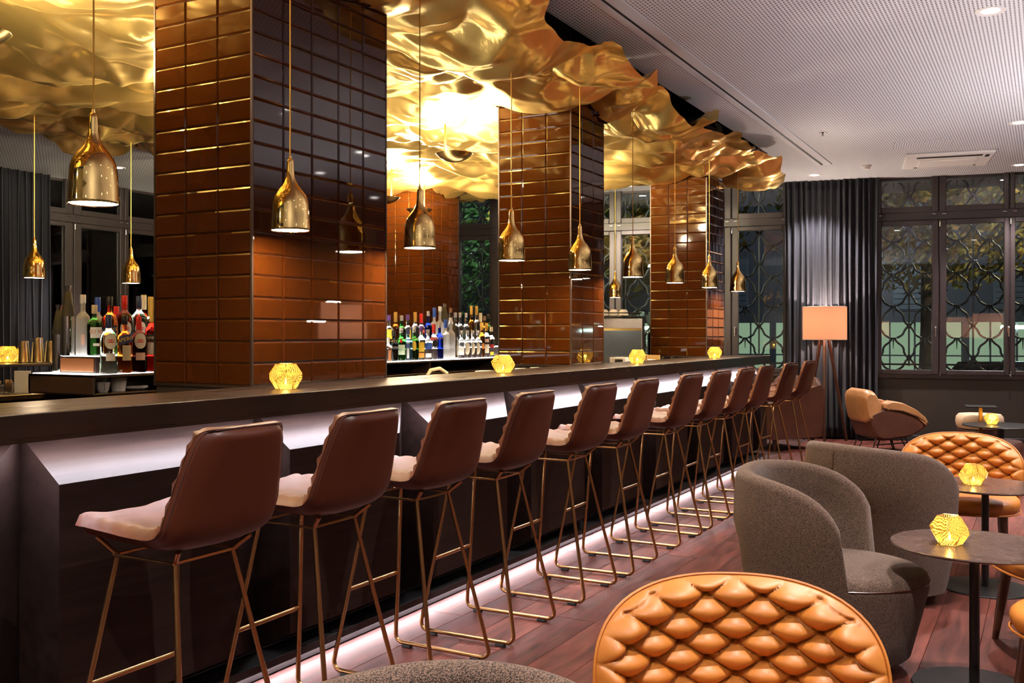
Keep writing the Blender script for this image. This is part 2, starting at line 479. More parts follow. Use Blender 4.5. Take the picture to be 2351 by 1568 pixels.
# left wall: local x runs along +Y, y outwards (-X)
window(4, (-11.0, 0, 0), PI/2, 7.88, 11.3, [(7.95,8.20), (8.44,9.04), (9.18,9.80), (9.95,10.55), (10.68,11.22)], ())

# ================================================================== BAR
BX = -2.64
top = tag(obj('worktop', MB().box(-3.12, BX, 0.2, 10.63, 1.038, 1.114, 0.003).box(-2.668, BX, 0.2, 10.63, 1.0275, 1.04), M['wenge_top']), 'long dark oak counter top of the bar', 'worktop')
bar = thing('bar_counter', 'dark oak bar front of faceted panels under the counter', 'bar', (0,0,0))
obj('carcass', MB().box(-3.05, -2.835, 0.25, 10.55, 0.0, 1.036), M['wenge_v'], bar)
IN = -2.83
Ys = [0.92+1.034*i for i in range(0, 10)]
for y in Ys:
    yB, yA = y, y+1.034-0.285
    yE = y+1.034
    if yE > 10.6: yA = 10.5; yE = 10.55
    zt, zo, zl, zb = 1.034, 0.89, 0.158, 0.074
    o1 = BX+0.0
    vs = [(IN,yB,zt),(o1,yB,zo),(o1,yB,zl),(IN+0.03,yB,zb), (IN,yE,zt),(o1,yA,zo),(o1,yA,zl),(IN+0.03,yE,zb), (IN,yB,zb),(IN,yE,zb)]
    pm = MB()
    pm.add(vs, [(0,1,5,4),(1,2,6,5),(2,3,7,6),(4,5,6,7,9),(0,8,3,2,1)])
    obj('facet_panel', pm, M['wenge'], bar, recalc=True)
obj('plinth', MB().box(-2.80, -2.71, 0.25, 10.5, 0.0, 0.05), M['black'], bar)
obj('plinth_lip', MB().box(-2.672, -2.658, 0.25, 10.5, 0.046, 0.078, 0.002).box(-2.80, -2.672, 0.25, 10.5, 0.066, 0.072), M['black'], bar)
led = tag(obj('led_strip', MB().box(-2.688, -2.672, 0.3, 10.45, 1.0352, 1.0378), M['led']), 'white light strip under the bar counter edge', 'light strip')
led2 = tag(obj('led_strip', MB().box(-2.705, -2.688, 0.3, 10.45, 0.040, 0.050), M['ledfloor']), 'white light strip glowing onto the floor below the bar', 'light strip')

# ================================================================== TILED COLUMNS
def tile_mesh(w, h):
    d, bv, g = 0.008, 0.0085, 0.0010
    vs = []
    for (x, z, y) in ((-w/2+g,-h/2+g,0),(w/2-g,-h/2+g,0),(w/2-g,h/2-g,0),(-w/2+g,h/2-g,0)): vs.append((x,y,z))
    for (x, z, y) in ((-w/2+g,-h/2+g,-0.004),(w/2-g,-h/2+g,-0.004),(w/2-g,h/2-g,-0.004),(-w/2+g,h/2-g,-0.004)): vs.append((x,y,z))
    for (x, z, y) in ((-w/2+bv,-h/2+bv,-d),(w/2-bv,-h/2+bv,-d),(w/2-bv,h/2-bv,-d),(-w/2+bv,h/2-bv,-d)): vs.append((x,y,z))
    fs = [(3,2,1,0),(8,9,10,11)]
    for r in (0, 4):
        for i in range(4):
            j = (i+1) % 4
            fs.append((r+i, r+j, r+4+j, r+4+i))
    m = MB().add(vs, fs); me = m.mesh('tile'); fixn(me); me.materials.append(M['tile']); return me, vs, fs
TILE, tvs, tfs = tile_mesh(0.2, 0.0985)
def column(label, x0, x1, y0, y1, z0, nx, ny):
    c = thing('tiled_column', label, 'column', ((x0+x1)/2, (y0+y1)/2, 0), 0, 'tiled columns of the bar')
    hx, hy = (x1-x0)/2, (y1-y0)/2
    e = 0.004
    obj('core', MB().box(-hx+e, hx-e, -hy+e, hy-e, 0, 3.6), M['grout'], c)
    rows = int((3.45-z0)/0.0985)
    hid = MB()
    for r in range(rows):
        z = z0+0.0985*(r+0.5)
        for face, n, L, off, rz in (('f', nx, 2*hx, hy, 0), ('r', ny, 2*hy, hx, PI/2), ('b', nx, 2*hx, hy, PI), ('l', ny, 2*hy, hx, -PI/2)):
            wt = L/n
            for i in range(n):
                t = -L/2+wt*(i+0.5)
                ca, sa = math.cos(rz), math.sin(rz)
                p = (ca*t+sa*(off-e), sa*t-ca*(off-e))
                if face in 'fr':
                    if z > 3.28: continue
                    o = obj('tile', TILE, None, c, (p[0], p[1], z))
                    o.rotation_euler = (rnd.gauss(0, 0.0030), 0, rz+rnd.gauss(0, 0.0030)); o.scale = (wt/0.2, 1, 1)
                else:
                    hid.add([(p[0]+ca*v[0]*wt/0.2-sa*v[1], p[1]+sa*v[0]*wt/0.2+ca*v[1], z+v[2]) for v in tvs], tfs)
    hb = obj('tile_cladding', hid, M['tile'], c); hb['kind'] = 'stuff'
    for sx in (-1, 1):
        for sy in (-1, 1):
            obj('edge_trim', MB().box(sx*hx-0.005, sx*hx+0.005, sy*hy-0.005, sy*hy+0.005, z0, 3.6), M['trim'], c)
    if z0 > 1.05: obj('base_trim', MB().box(-hx-0.006, hx+0.006, -hy-0.006, hy+0.006, z0-0.012, z0), M['trim'], c)
    return c
COLS = [(-3.71,-3.10,3.26,4.26), (-3.71,-3.10,6.57,7.17), (-3.71,-3.10,9.85,10.46), (-7.2,-6.6,9.83,10.63)]
column('wide brown glazed tile column nearest the camera, behind the counter', *COLS[0], 1.118, 3, 5)
column('middle brown glazed tile column right of the bottle shelf', *COLS[1], 1.118, 3, 3)
column('farthest brown tile column beside the coffee grinder', *COLS[2], 1.118, 3, 3)
column('brown tile column at the back behind the bottle shelf', *COLS[3], 1.0, 3, 4)

# ================================================================== GOLD CANOPY
def _hash(ix, iy, seed):
    h = (ix.astype(np.int64)*374761393 + iy.astype(np.int64)*668265263 + seed*974711) & 0x7fffffff
    h = ((h ^ (h >> 13))*1274126177) & 0x7fffffff
    return ((h ^ (h >> 16)) & 0xffff)/65536.0*2*PI
def pn(x, y, seed=0):
    x = np.asarray(x, float); y = np.asarray(y, float)
    ix, iy = np.floor(x), np.floor(y); fx, fy = x-ix, y-iy
    u = fx*fx*fx*(fx*(fx*6-15)+10); v = fy*fy*fy*(fy*(fy*6-15)+10)
    def g(a, b):
        t = _hash(ix+a, iy+b, seed); return np.cos(t)*(fx-a)+np.sin(t)*(fy-b)
    return (g(0,0)*(1-u)+g(1,0)*u)*(1-v)+(g(0,1)*(1-u)+g(1,1)*u)*v
def bil(x, y, seed, e=0.02):
    return np.sqrt(pn(x, y, seed)**2+e*e)
def canopy_z(x, y):
    wx = x+0.45*pn(x*0.8, y*0.8, 5); wy = y+0.45*pn(x*0.8, y*0.8, 6)
    a = math.radians(25); rx, ry = wx*math.cos(a)+wy*math.sin(a), -wx*math.sin(a)+wy*math.cos(a)
    h = 0.16*pn(wx*0.55, wy*0.55, 1) - 0.44*bil(rx*0.65, ry*0.95, 2, 0.010) - 0.26*bil(rx*1.3+3, ry*1.6, 3, 0.008)
    h += 0.11*bil(wx*2.3, wy*2.9, 4, 0.008) - 0.05*bil(rx*4.1, ry*5.2, 7, 0.008) + 0.010*pn(wx*6, wy*6, 8)
    return 3.16+h*0.85
NY, NX = 560, 270
yy = np.linspace(-0.6, 1.0, 1)
V = np.linspace(0, 1, NY); U = np.linspace(0, 1, NX)
U2, V2 = np.meshgrid(U, V)
y_base = -0.6+V2*11.45
x_l = -8.0+0.35*pn(y_base*0.7, 0*y_base+3, 21)+0.10*pn(y_base*2.5, 0*y_base, 22)
x_r = -2.50+0.62*pn(y_base*0.75, 0*y_base+9, 23)+0.17*pn(y_base*2.1, 0*y_base+1, 24)+0.05*pn(y_base*6, 0*y_base, 27)
X = x_l+(x_r-x_l)*U2
yend = 0.35*pn(X*0.8, 0*X+4, 25)+0.14*pn(X*2.4, 0*X, 26)
Yc = y_base+yend*np.clip((V2-0.7)/0.3, 0, 1)
Zc = canopy_z(X, Yc)
er = np.clip((X-(x_r-0.55))/0.55, 0, 1); el = np.clip(((x_l+0.6)-X)/0.6, 0, 1); ee = np.clip((V2-0.945)/0.055, 0, 1)
ed = np.maximum(np.maximum(er, el), ee)
Zc = Zc+0.06*ed**2 + 0.10*ed*bil(Yc*1.7+0.5*X, X*0.6, 31, 0.02)*np.sign(er+0.01) 
Zc = np.minimum(Zc, CH-0.03)
keep = []
cxs = (X[:-1,:-1]+X[1:,1:])/2; cys = (Yc[:-1,:-1]+Yc[1:,1:])/2
msk = np.ones(cxs.shape, bool)
for (x0, x1, y0, y1) in COLS:
    jx = 0.02+0.025*np.abs(pn(cys*9, cxs*9, 41))
    msk &= ~((cxs > x0-jx) & (cxs < x1+jx) & (cys > y0-jx) & (cys < y1+jx))
ii, jj = np.nonzero(msk)
q = np.stack([ii*NX+jj, ii*NX+jj+1, (ii+1)*NX+jj+1, (ii+1)*NX+jj], 1)
me = bpy.data.meshes.new('gold_canopy')
vsn = np.stack([X.ravel(), Yc.ravel(), Zc.ravel()], 1)
me.vertices.add(len(vsn)); me.vertices.foreach_set('co', vsn.ravel())
me.loops.add(q.size); me.loops.foreach_set('vertex_index', q.ravel().astype(np.int32))
me.polygons.add(len(q)); me.polygons.foreach_set('loop_start', (np.arange(len(q))*4).astype(np.int32))
me.polygons.foreach_set('use_smooth', np.ones(len(q), bool))
me.update(calc_edges=True); me.validate()
can = tag(obj('gold_canopy', me, M['goldsheet']), 'crumpled gold metal canopy hanging over the bar', 'canopy')
def canopy_at(x, y):
    return float(canopy_z(np.array([x]), np.array([y]))[0])

# ================================================================== PENDANTS
BELL = [(0.0845,0.0),(0.0855,0.004),(0.084,0.012),(0.0815,0.06),(0.078,0.11),(0.0745,0.135),(0.067,0.155),(0.054,0.175),(0.040,0.192),(0.029,0.208),
        (0.0225,0.222),(0.0185,0.238),(0.0165,0.26),(0.0150,0.295),(0.0138,0.305),(0.0095,0.312),(0.0,0.314)]
bi = MB().lathe(BELL, 48).lathe([(0.0845,0.0),(0.081,0.002),(0.079,0.06),(0.075,0.11),(0.066,0.14),(0.0,0.145)], 48)
bell_me = bi.mesh('bell_shade'); fixn(bell_me); bell_me.materials.append(M['gold'])
bulb_me = MB().lathe([(0.0,0.004),(0.0795,0.004),(0.0795,0.008),(0.0,0.008)], 32).mesh('diffuser'); fixn(bulb_me); bulb_me.materials.append(M['bulb'])
def pendant(x, y, label, group, zr=1.793):
    t = thing('bell_pendant', label, 'pendant lamp', (x, y, zr), rnd.uniform(0, 3), group)
    obj('shade', bell_me, None, t); obj('diffuser', bulb_me, None, t)
    h = (CH if y > 10.8 else min(canopy_at(x, y), CH-0.04)+0.05)-zr
    obj('cord', MB().tube([(0,0,0.312),(0.0004,0,h*0.5),(0,0,h)], 0.0032, 6), M['cord'], t)
    obj('cord_grip', MB().lathe([(0,0.308),(0.008,0.308),(0.0065,0.325),(0.0,0.328)], 12), M['gold'], t)
    return t
PL = ['largest gold bell pendant, left of the wide tiled column', 'gold bell pendant hanging before the wide tiled column', 'gold bell pendant just right of the wide tiled column',
      'gold bell pendant before the left face of the middle column', 'gold bell pendant before the right face of the middle column', 'gold bell pendant between the middle and farthest columns',
      'gold bell pendant before the left face of the farthest column', 'gold bell pendant at the corner of the farthest column', 'smallest gold bell pendant at the far end of the counter']
for i in range(9):
    pendant(-2.87, 2.257+i*0.9935, PL[i], 'gold bell pendants over the counter')
pendant(-7.1, 5.03, 'small gold bell pendant in front of the left curtain', 'gold bell pendants at the back')
pendant(-7.1, 5.97, 'small gold bell pendant by the left window, above the bottles', 'gold bell pendants at the back')
pendant(-4.66, 11.15, 'gold bell pendant half hidden behind the middle column', 'gold bell pendants at the back')

dprof = [(0.0,-0.062),(0.03,-0.060),(0.07,-0.050),(0.105,-0.033),(0.13,-0.014),(0.148,0.004),(0.150,0.006),(0.147,0.006),(0.128,-0.009),(0.10,-0.027),(0.06,-0.045),(0.0,-0.055)]
dish_me = MB().lathe(dprof, 40).mesh('dish'); fixn(dish_me); dish_me.materials.append(M['goldsatin'])
def dish(x, y, z, dx, label):
    t = thing('dish_uplight', label, 'uplight', (x, y, z), 0, 'gold dish uplights under the canopy')
    obj('dish', dish_me, None, t)
    h = canopy_at(x, y)+0.14-z
    obj('rod', MB().tube([(dx[0],dx[1],-0.04),(dx[0],dx[1],h)], 0.009, 10), M['goldsatin'], t)
    obj('lamp_disc', MB().lathe([(0,-0.026),(0.075,-0.026),(0.075,-0.02),(0,-0.02)], 24), M['dishlight'], t)
    lamp_light('POINT', 'uplight_beam', (0,0,0.012), 270, (1.0,0.84,0.56), t, shadow_soft_size=0.07)
dish(-4.13, 6.59, 2.77, (-0.062,-0.034), 'gold dish uplight left of the middle column')
dish(-6.09, 8.37, 2.77, (0.055,0.03), 'gold dish uplight at the edge of the wide tiled column')
dish(-6.33, 9.35, 2.77, (0.05,0.03), 'gold dish uplight in front of the back column')
dish(-4.4, -0.7, 2.77, (-0.06,-0.03), 'added gold dish uplight, unseen, brightening the near end of the canopy')  # unseen uplight added to brighten the near canopy for the tile reflections
dish(-5.6, 6.4, 2.77, (-0.06,-0.03), 'added gold dish uplight spreading canopy light, unseen behind the wide column')  # extra uplight out of view, added to spread light over the canopy
dish(-4.6, 9.2, 2.77, (-0.06,-0.03), 'added gold dish uplight spreading canopy light, unseen behind the middle column')  # likewise added out of view, evens out the canopy light
dish(-5.0, 5.0, 2.77, (-0.06,-0.03), 'gold dish uplight hidden behind the wide tiled column')
dish(-4.43, 2.84, 2.77, (-0.06,-0.03), 'gold dish uplight at the left edge of the picture')

# ================================================================== BAR STOOLS
def stool_proto():
    t = thing('bar_stool', '', 'bar stool', (0,0,0), 0, 'bar stools along the counter')
    fx, fy = 0.2375, 0.205
    rx0, rx1, ry, rz = -0.138, 0.098, 0.11, 0.705
    for s in (-1, 1):
        def arc(c, a0, a1, r=0.03, n=5):
            return [(c[0]+r*math.cos(a0+(a1-a0)*k/(n-1)), s*fy, c[1]+r*math.sin(a0+(a1-a0)*k/(n-1))) for k in range(n)]
        z0 = 0.019
        path = [(rx0-0.045, s*(ry+0.035), 0.758), (rx0, s*ry, rz)]
        path += arc((-fx+0.035, z0+0.032), PI*0.97, 1.5*PI, 0.032)
        path += arc((fx-0.035, z0+0.032), 1.5*PI, 2.03*PI, 0.032)
        path += [(rx1, s*ry, rz), (rx1+0.045, s*(ry+0.03), 0.748)]
        obj('leg_frame', MB().tube(path, 0.0088, 10), M['brass'], t)
        for gx in (-0.175, 0.17):
            obj('glide', MB().box(gx-0.022, gx+0.022, s*fy-0.012, s*fy+0.012, 0.0, 0.014, 0.003), M['rubber'], t)
    obj('support_ring', MB().tube([(rx0-0.004,-ry-0.012,rz),(rx0-0.004,ry+0.012,rz),(rx1+0.004,ry+0.012,rz),(rx1+0.004,-ry-0.012,rz)], 0.0048, 8, closed=True), M['brass'], t)
    k = (rz-0.33)/(rz-0.05); px = rx0+(-fx-rx0)*k; pyy = ry+(fy-ry)*k
    obj('footrest', MB().tube([(px,-pyy,0.33),(px,pyy,0.33)], 0.0085, 10), M['brass'], t)
    # seat profile, from front lip to top of back: (x, z, halfwidth)
    prof = [(-0.238,0.768,0.135),(-0.228,0.773,0.180),(-0.19,0.779,0.202),(-0.12,0.780,0.215),(-0.04,0.776,0.221),(0.05,0.770,0.223),(0.12,0.768,0.223),(0.163,0.780,0.222),
            (0.188,0.812,0.219),(0.204,0.860,0.213),(0.221,0.925,0.203),(0.240,0.992,0.190),(0.257,1.050,0.174),(0.266,1.076,0.158),(0.271,1.090,0.125)]
    n = 44; m = 22
    ts = np.linspace(0, len(prof)-1, n)
    pr = np.array(prof)
    cx = np.interp(ts, range(len(prof)), pr[:,0]); cz = np.interp(ts, range(len(prof)), pr[:,1]); hw = np.interp(ts, range(len(prof)), pr[:,2])
    for _ in range(2):
        cx[1:-1] = (cx[:-2]+2*cx[1:-1]+cx[2:])/4; cz[1:-1] = (cz[:-2]+2*cz[1:-1]+cz[2:])/4; hw[1:-1] = (hw[:-2]+2*hw[1:-1]+hw[2:])/4
    dx = np.gradient(cx); dz = np.gradient(cz); l = np.hypot(dx, dz); nx, nz = -dz/l, dx/l       # points up / towards the sitter
    def surf(th, wr, inset, cup):
        pts = []
        for i in range(n):
            e = min(1.0, min(i, n-1-i)/4.0); e = 1-(1-e)**2
            for j in range(m):
                v = -1+2*j/(m-1)
                y = v*(hw[i]-inset)
                puff = (1-abs(v)**7)**0.5*e
                d = th*puff + cup*abs(v)**2.4*e
                if wr:
                    fold = math.exp(-((ts[i]-7.3)/2.6)**2)
                    d += wr*puff*(0.55*math.sin(ts[i]*6.5+v*2.2)*fold*abs(v)**1.3 + 0.35*math.sin(v*9+ts[i]*1.7)*0.35)
                    d += wr*1.1*puff*math.sin(ts[i]*7.3+3*v)*abs(v)**3; y += math.copysign(0.0035*math.sin(ts[i]*7.3)*abs(v)**6, v)
                pts.append((cx[i]+nx[i]*d, y, cz[i]+nz[i]*d))
        return pts
    c = MB().grid(surf(0.040, 0.010, -0.004, 0.022), n, m).grid(surf(-0.006, 0, -0.004, 0.022), n, m, flip=True)
    obj('seat_cushion', c, M['leather'], t, sharp=None, recalc=False)
    sh = MB().grid(surf(-0.030, 0, 0.010, 0.020), n, m, flip=True).grid(surf(0.002, 0, 0.010, 0.020), n, m)
    obj('seat_shell', sh, M['leather_d'], t, sharp=None, recalc=False)
    rim = []
    def P(i, v):
        e = min(1.0, min(i, n-1-i)/4.0); e = 1-(1-e)**2
        d = 0.022*abs(v)**2.4*e
        return (cx[i]+nx[i]*(d-0.004), v*(hw[i]-0.008), cz[i]+nz[i]*(d-0.004))
    rim += [P(i, -1) for i in range(0, n)] + [P(n-1, -1+2*k/8) for k in range(1, 8)] + [P(i, 1) for i in range(n-1, -1, -1)] + [P(0, 1-2*k/8) for k in range(1, 8)]
    obj('piping', MB().tube(rim, 0.0036, 6, closed=True), M['piping'], t)
    return t
sy = [2.07, 2.66, 3.275, 3.89, 4.627, 5.258, 6.082, 6.733, 7.369, 7.985, 8.848, 9.659]
SL = ['nearest brown leather bar stool, at the left of the picture', 'second brown leather bar stool from the near end', 'third brown leather bar stool from the near end',
      'fourth brown leather bar stool from the near end', 'fifth brown leather bar stool from the near end', 'sixth brown leather bar stool from the near end',
      'seventh brown leather bar stool from the near end', 'eighth brown leather bar stool, fifth from the far end', 'brown leather bar stool, fourth from the far end of the counter',
      'brown leather bar stool, third from the far end of the counter', 'brown leather bar stool, second from the far end of the counter', 'last brown leather bar stool at the far end, before the brown armchair']
sp = stool_proto()
for i, y in enumerate(sy):
    rz = math.radians([0, 1, -1, 1, 0, 2, -1, 0, 1, 0, -2, -3][i])
    if i == 0:
        o = sp; o.location = (-2.25, y, 0); o.rotation_euler = (0,0,rz); o['label'] = SL[0]
    else:
        dup(sp, (-2.25, y, 0), rz, SL[i])
# ================================================================== LOUNGE
M['tweed'] = weave_mat()
M['tan'] = mat('tan_leather', (0.38,0.120,0.0135), 0.48, var=(6,(0.47,0.165,0.023)), bump=(180,0.1,0.0008), spec=0.5)
M['tan_shell'] = mat('brown_shell', (0.06,0.02,0.010), 0.3)
M['walnut'] = mat('walnut_leg', (0.045,0.015,0.008), 0.32, var=(12,(0.075,0.026,0.012),6), stretch=(1,1,0.15))
M['tabletop'] = mat('brown_stone_top', (0.055,0.032,0.026), 0.22, var=(7,(0.085,0.052,0.042),8), rvar=(30,0.16,0.30))
M['blackmetal'] = mat('black_metal', (0.012,0.011,0.011), 0.35, metal=0.3)
M['cognac'] = mat('brown_armchair_leather', (0.062,0.020,0.012), 0.42, var=(5,(0.085,0.030,0.017)), bump=(160,0.12,0.001))
M['caramel'] = mat('caramel_leather', (0.33,0.15,0.055), 0.42, var=(6,(0.42,0.20,0.08)), bump=(40,0.25,0.004))
M['darkleather'] = mat('chocolate_leather', (0.045,0.016,0.012), 0.35, bump=(120,0.1,0.001))
M['beige'] = mat('beige_leather', (0.55,0.40,0.27), 0.5)
M['linen'] = None
def shade_mat():
    m = bpy.data.materials.new('lamp_shade_linen'); m.use_nodes = True
    nt = m.node_tree; nt.nodes.clear(); N = nt.nodes; L = nt.links
    d = N.new('ShaderNodeBsdfDiffuse'); d.inputs[0].default_value = (0.80,0.62,0.50,1)
    t = N.new('ShaderNodeBsdfTranslucent'); t.inputs[0].default_value = (0.90,0.62,0.46,1)
    x = N.new('ShaderNodeMixShader'); x.inputs[0].default_value = 0.5
    o = N.new('ShaderNodeOutputMaterial'); L.new(d.outputs[0], x.inputs[1]); L.new(t.outputs[0], x.inputs[2]); L.new(x.outputs[0], o.inputs[0])
    return m
M['linen'] = shade_mat()
M['etched'] = etched_gold()
M['flame'] = emission('candle_flame', (1.0,0.72,0.25), 60, False)
M['wax'] = mat('wax', (0.85,0.75,0.5), 0.5)

# ---- candle holders: dodecahedra of etched brass
def dodeca(r):
    ph = (1+5**0.5)/2
    vs = [Vector((x,y,z)) for x in (-1,1) for y in (-1,1) for z in (-1,1)]
    for a in (-1,1):
        for c in (-1,1):
            vs += [Vector((0,a/ph,c*ph)), Vector((a/ph,c*ph,0)), Vector((a*ph,0,c/ph))]
    ns = []
    for a in (-1,1):
        for c in (-1,1):
            ns += [Vector((0,a*ph,c*1)), Vector((a*1,0,c*ph)), Vector((a*ph,c*1,0))]
    ns = [n.normalized() for n in ns]
    up = ns[1]
    rot = up.rotation_difference(Vector((0,0,1))).to_matrix()
    fs = []
    for n in ns:
        d = max(n.dot(v) for v in vs)
        idx = [i for i, v in enumerate(vs) if n.dot(v) > d-1e-4]
        c = sum((vs[i] for i in idx), Vector())/5
        e1 = (vs[idx[0]]-c).normalized(); e2 = n.cross(e1)
        idx.sort(key=lambda i: math.atan2((vs[i]-c).dot(e2), (vs[i]-c).dot(e1)))
        fs.append((idx, rot @ n))
    vv = [rot @ v for v in vs]
    s = r/vv[0].length
    return [v*s for v in vv], fs
def candle_proto():
    t = thing('candle_holder', '', 'candle holder', (0,0,0), 0, 'faceted gold candle holders')
    vv, fs = dodeca(0.073)
    zmin = min(v.z for v in vv)
    rib = MB(); sh = MB()
    vv = [(v.x, v.y, (v.z-zmin)*0.92+0.001) for v in vv]
    faces = [tuple(f) for f, n in fs if n.z < 0.95]
    sh.add(vv, faces)
    obj('screen', sh, M['etched'], t)
    done = set()
    for f in faces:
        for i in range(5):
            e = tuple(sorted((f[i], f[(i+1) % 5])))
            if e in done: continue
            done.add(e); rib.tube([vv[e[0]], vv[e[1]]], 0.0011, 5)
    obj('edge_frame', rib, M['goldsatin'], t)
    obj('wax_cup', MB().lathe([(0,0.004),(0.018,0.004),(0.019,0.018),(0,0.018)], 16), M['wax'], t)
    obj('flame', MB().lathe([(0,0.02),(0.004,0.024),(0.0045,0.03),(0.002,0.04),(0,0.046)], 10), M['flame'], t)
    lamp_light('POINT', 'candle_light', (0,0,0.052), 0.32, (1.0,0.70,0.22), t, shadow_soft_size=0.012)
    return t
cp = candle_proto()
CL = [((-2.85,3.20,1.114), 0.4, 'gold faceted candle holder on the counter before the wide column'),
      ((-2.88,5.15,1.114), 1.0, 'gold faceted candle holder on the counter by the bottle shelf'),
      ((-2.87,7.32,1.114), 0.2, 'gold faceted candle holder on the counter before the coffee machine'),
      ((-2.83,9.25,1.114), 1.3, 'gold faceted candle holder at the far end of the counter'),
      ((-6.15,4.16,1.157), 0.7, 'gold faceted candle holder beside the steel tumblers at the left'),
      ((-0.33,4.07,0.549), 0.9, 'gold faceted candle holder on the nearest round table'),
      ((-0.35,5.74,0.549), 0.1, 'gold faceted candle holder on the second round table'),
      ((-0.505,11.05,0.43), 0.5, 'gold faceted candle holder on the far low black table')]
for i, (l, rz, lab) in enumerate(CL):
    if i == 0: cp.location = l; cp.rotation_euler = (0,0,rz); cp['label'] = lab
    else: dup(cp, l, rz, lab)

# ---- grey tub chairs (facing local -Y)
def tub_chair():
    t = thing('tub_chair', '', 'armchair', (0,0,0), 0, 'grey tweed tub chairs')
    # seat drum
    nu, prof = 56, [(0.0,0.055),(0.80,0.055),(0.86,0.075),(0.905,0.16),(0.955,0.26),(0.99,0.34),(0.995,0.375),(0.96,0.402),(0.90,0.415),(0.6,0.422),(0.0,0.424)]
    pts = []
    for k in range(nu):
        a = 2*PI*k/nu; c, s = math.cos(a), math.sin(a)
        for r, z in prof:
            fr = 1.0+0.10*max(0, -s)**1.5*(z/0.42)
            pts.append((0.325*r*c, 0.345*r*s*fr-0.02, z-0.012*max(0, s)*(z > 0.3)))
    obj('seat', MB().grid(pts, nu, len(prof), cu=True), M['tweed'], t, sharp=60)
    seam = [(0.325*0.995*math.cos(a), 0.345*0.995*math.sin(a)*(1+0.10*max(0,-math.sin(a))**1.5*0.9)-0.02, 0.372) for a in [PI+PI*k/24 for k in range(25)]]
    obj('seam', MB().tube(seam, 0.003, 5), M['tan_shell'], t)
    # wrap-round back
    tm = math.radians(110); nu = 61; H = 0.80; zs = 0.40
    ring = 26; pts = []
    for k in range(nu):
        th = -tm+2*tm*k/(nu-1)
        f = abs(th/tm)
        zt = zs+(H-zs)*(1-f**5.5)**(1/3.6)*(1-0.15*f**2)
        if k in (0, nu-1): zt = zs+0.01
        T = 0.075*(1-0.25*f)
        def at(r, z):
            sq = 1/((abs(math.sin(th))**2.5+abs(math.cos(th))**2.5)**(1/2.5))
            return (math.sin(th)*r*1.0*sq, math.cos(th)*r*1.02*sq-0.02+(0.01 if z > 0.5 else 0), z)
        def ro(z):
            q = min(1, max(0, (z-0.06)/0.55)); return 0.285+0.085*q**0.8-0.015*max(0,(z-0.6)/0.2)
        col = []
        nz = 9
        for i in range(nz):                     # outer, bottom to top
            z = 0.06+(zt-0.035-0.06)*i/(nz-1); col.append((ro(z), z))
        R0 = ro(zt-0.035)
        for i in range(1, 6):
            a = PI*i/6; col.append((R0-T/2+T/2*math.cos(a), zt-0.035+0.035*math.sin(a)))
        for i in range(nz):
            z = zt-0.035+(0.10-(zt-0.035))*i/(nz-1); col.append((max(0.05, ro(z)-T-0.012*math.sin(PI*i/(nz-1))), z))
        for r, z in col: pts.append(at(r, z))
        ring = len(col)
    bk = MB().grid(pts, nu, ring, cv=True)
    bk.add([pts[i] for i in range(ring)], [tuple(range(ring))]); bk.add([pts[(nu-1)*ring+i] for i in range(ring)], [tuple(range(ring))[::-1]])
    obj('backrest', bk, M['tweed'], t, sharp=60)
    def rim(th, z): 
        q = min(1, max(0, (z-0.06)/0.55)); r = 0.285+0.085*q**0.8-0.015*max(0,(z-0.6)/0.2)+0.001
        sq = 1/((abs(math.sin(th))**2.5+abs(math.cos(th))**2.5)**(1/2.5))
        return (math.sin(th)*r*sq, math.cos(th)*r*1.02*sq-0.02+(0.01 if z > 0.5 else 0), z)
    obj('back_seam', MB().tube([rim(0, z) for z in np.linspace(0.08, 0.765, 14)], 0.0022, 5), M['tan_shell'], t)
    obj('swivel_base', MB().lathe([(0,0),(0.20,0),(0.20,0.05),(0,0.05)], 32), M['blackmetal'], t)
    return t
tc = tub_chair()
R_ = math.radians
tc.location = (-0.80,4.16,0); tc.rotation_euler = (0,0,R_(90)); tc['label'] = 'grey tweed tub chair beside the nearest round table, seat showing'
dup(tc, (-0.75,5.36,0), R_(148), 'grey tweed tub chair seen from behind, at the second round table')
dup(tc, (-0.69,1.14,0), R_(70), 'grey tweed tub chair cut off at the bottom edge')

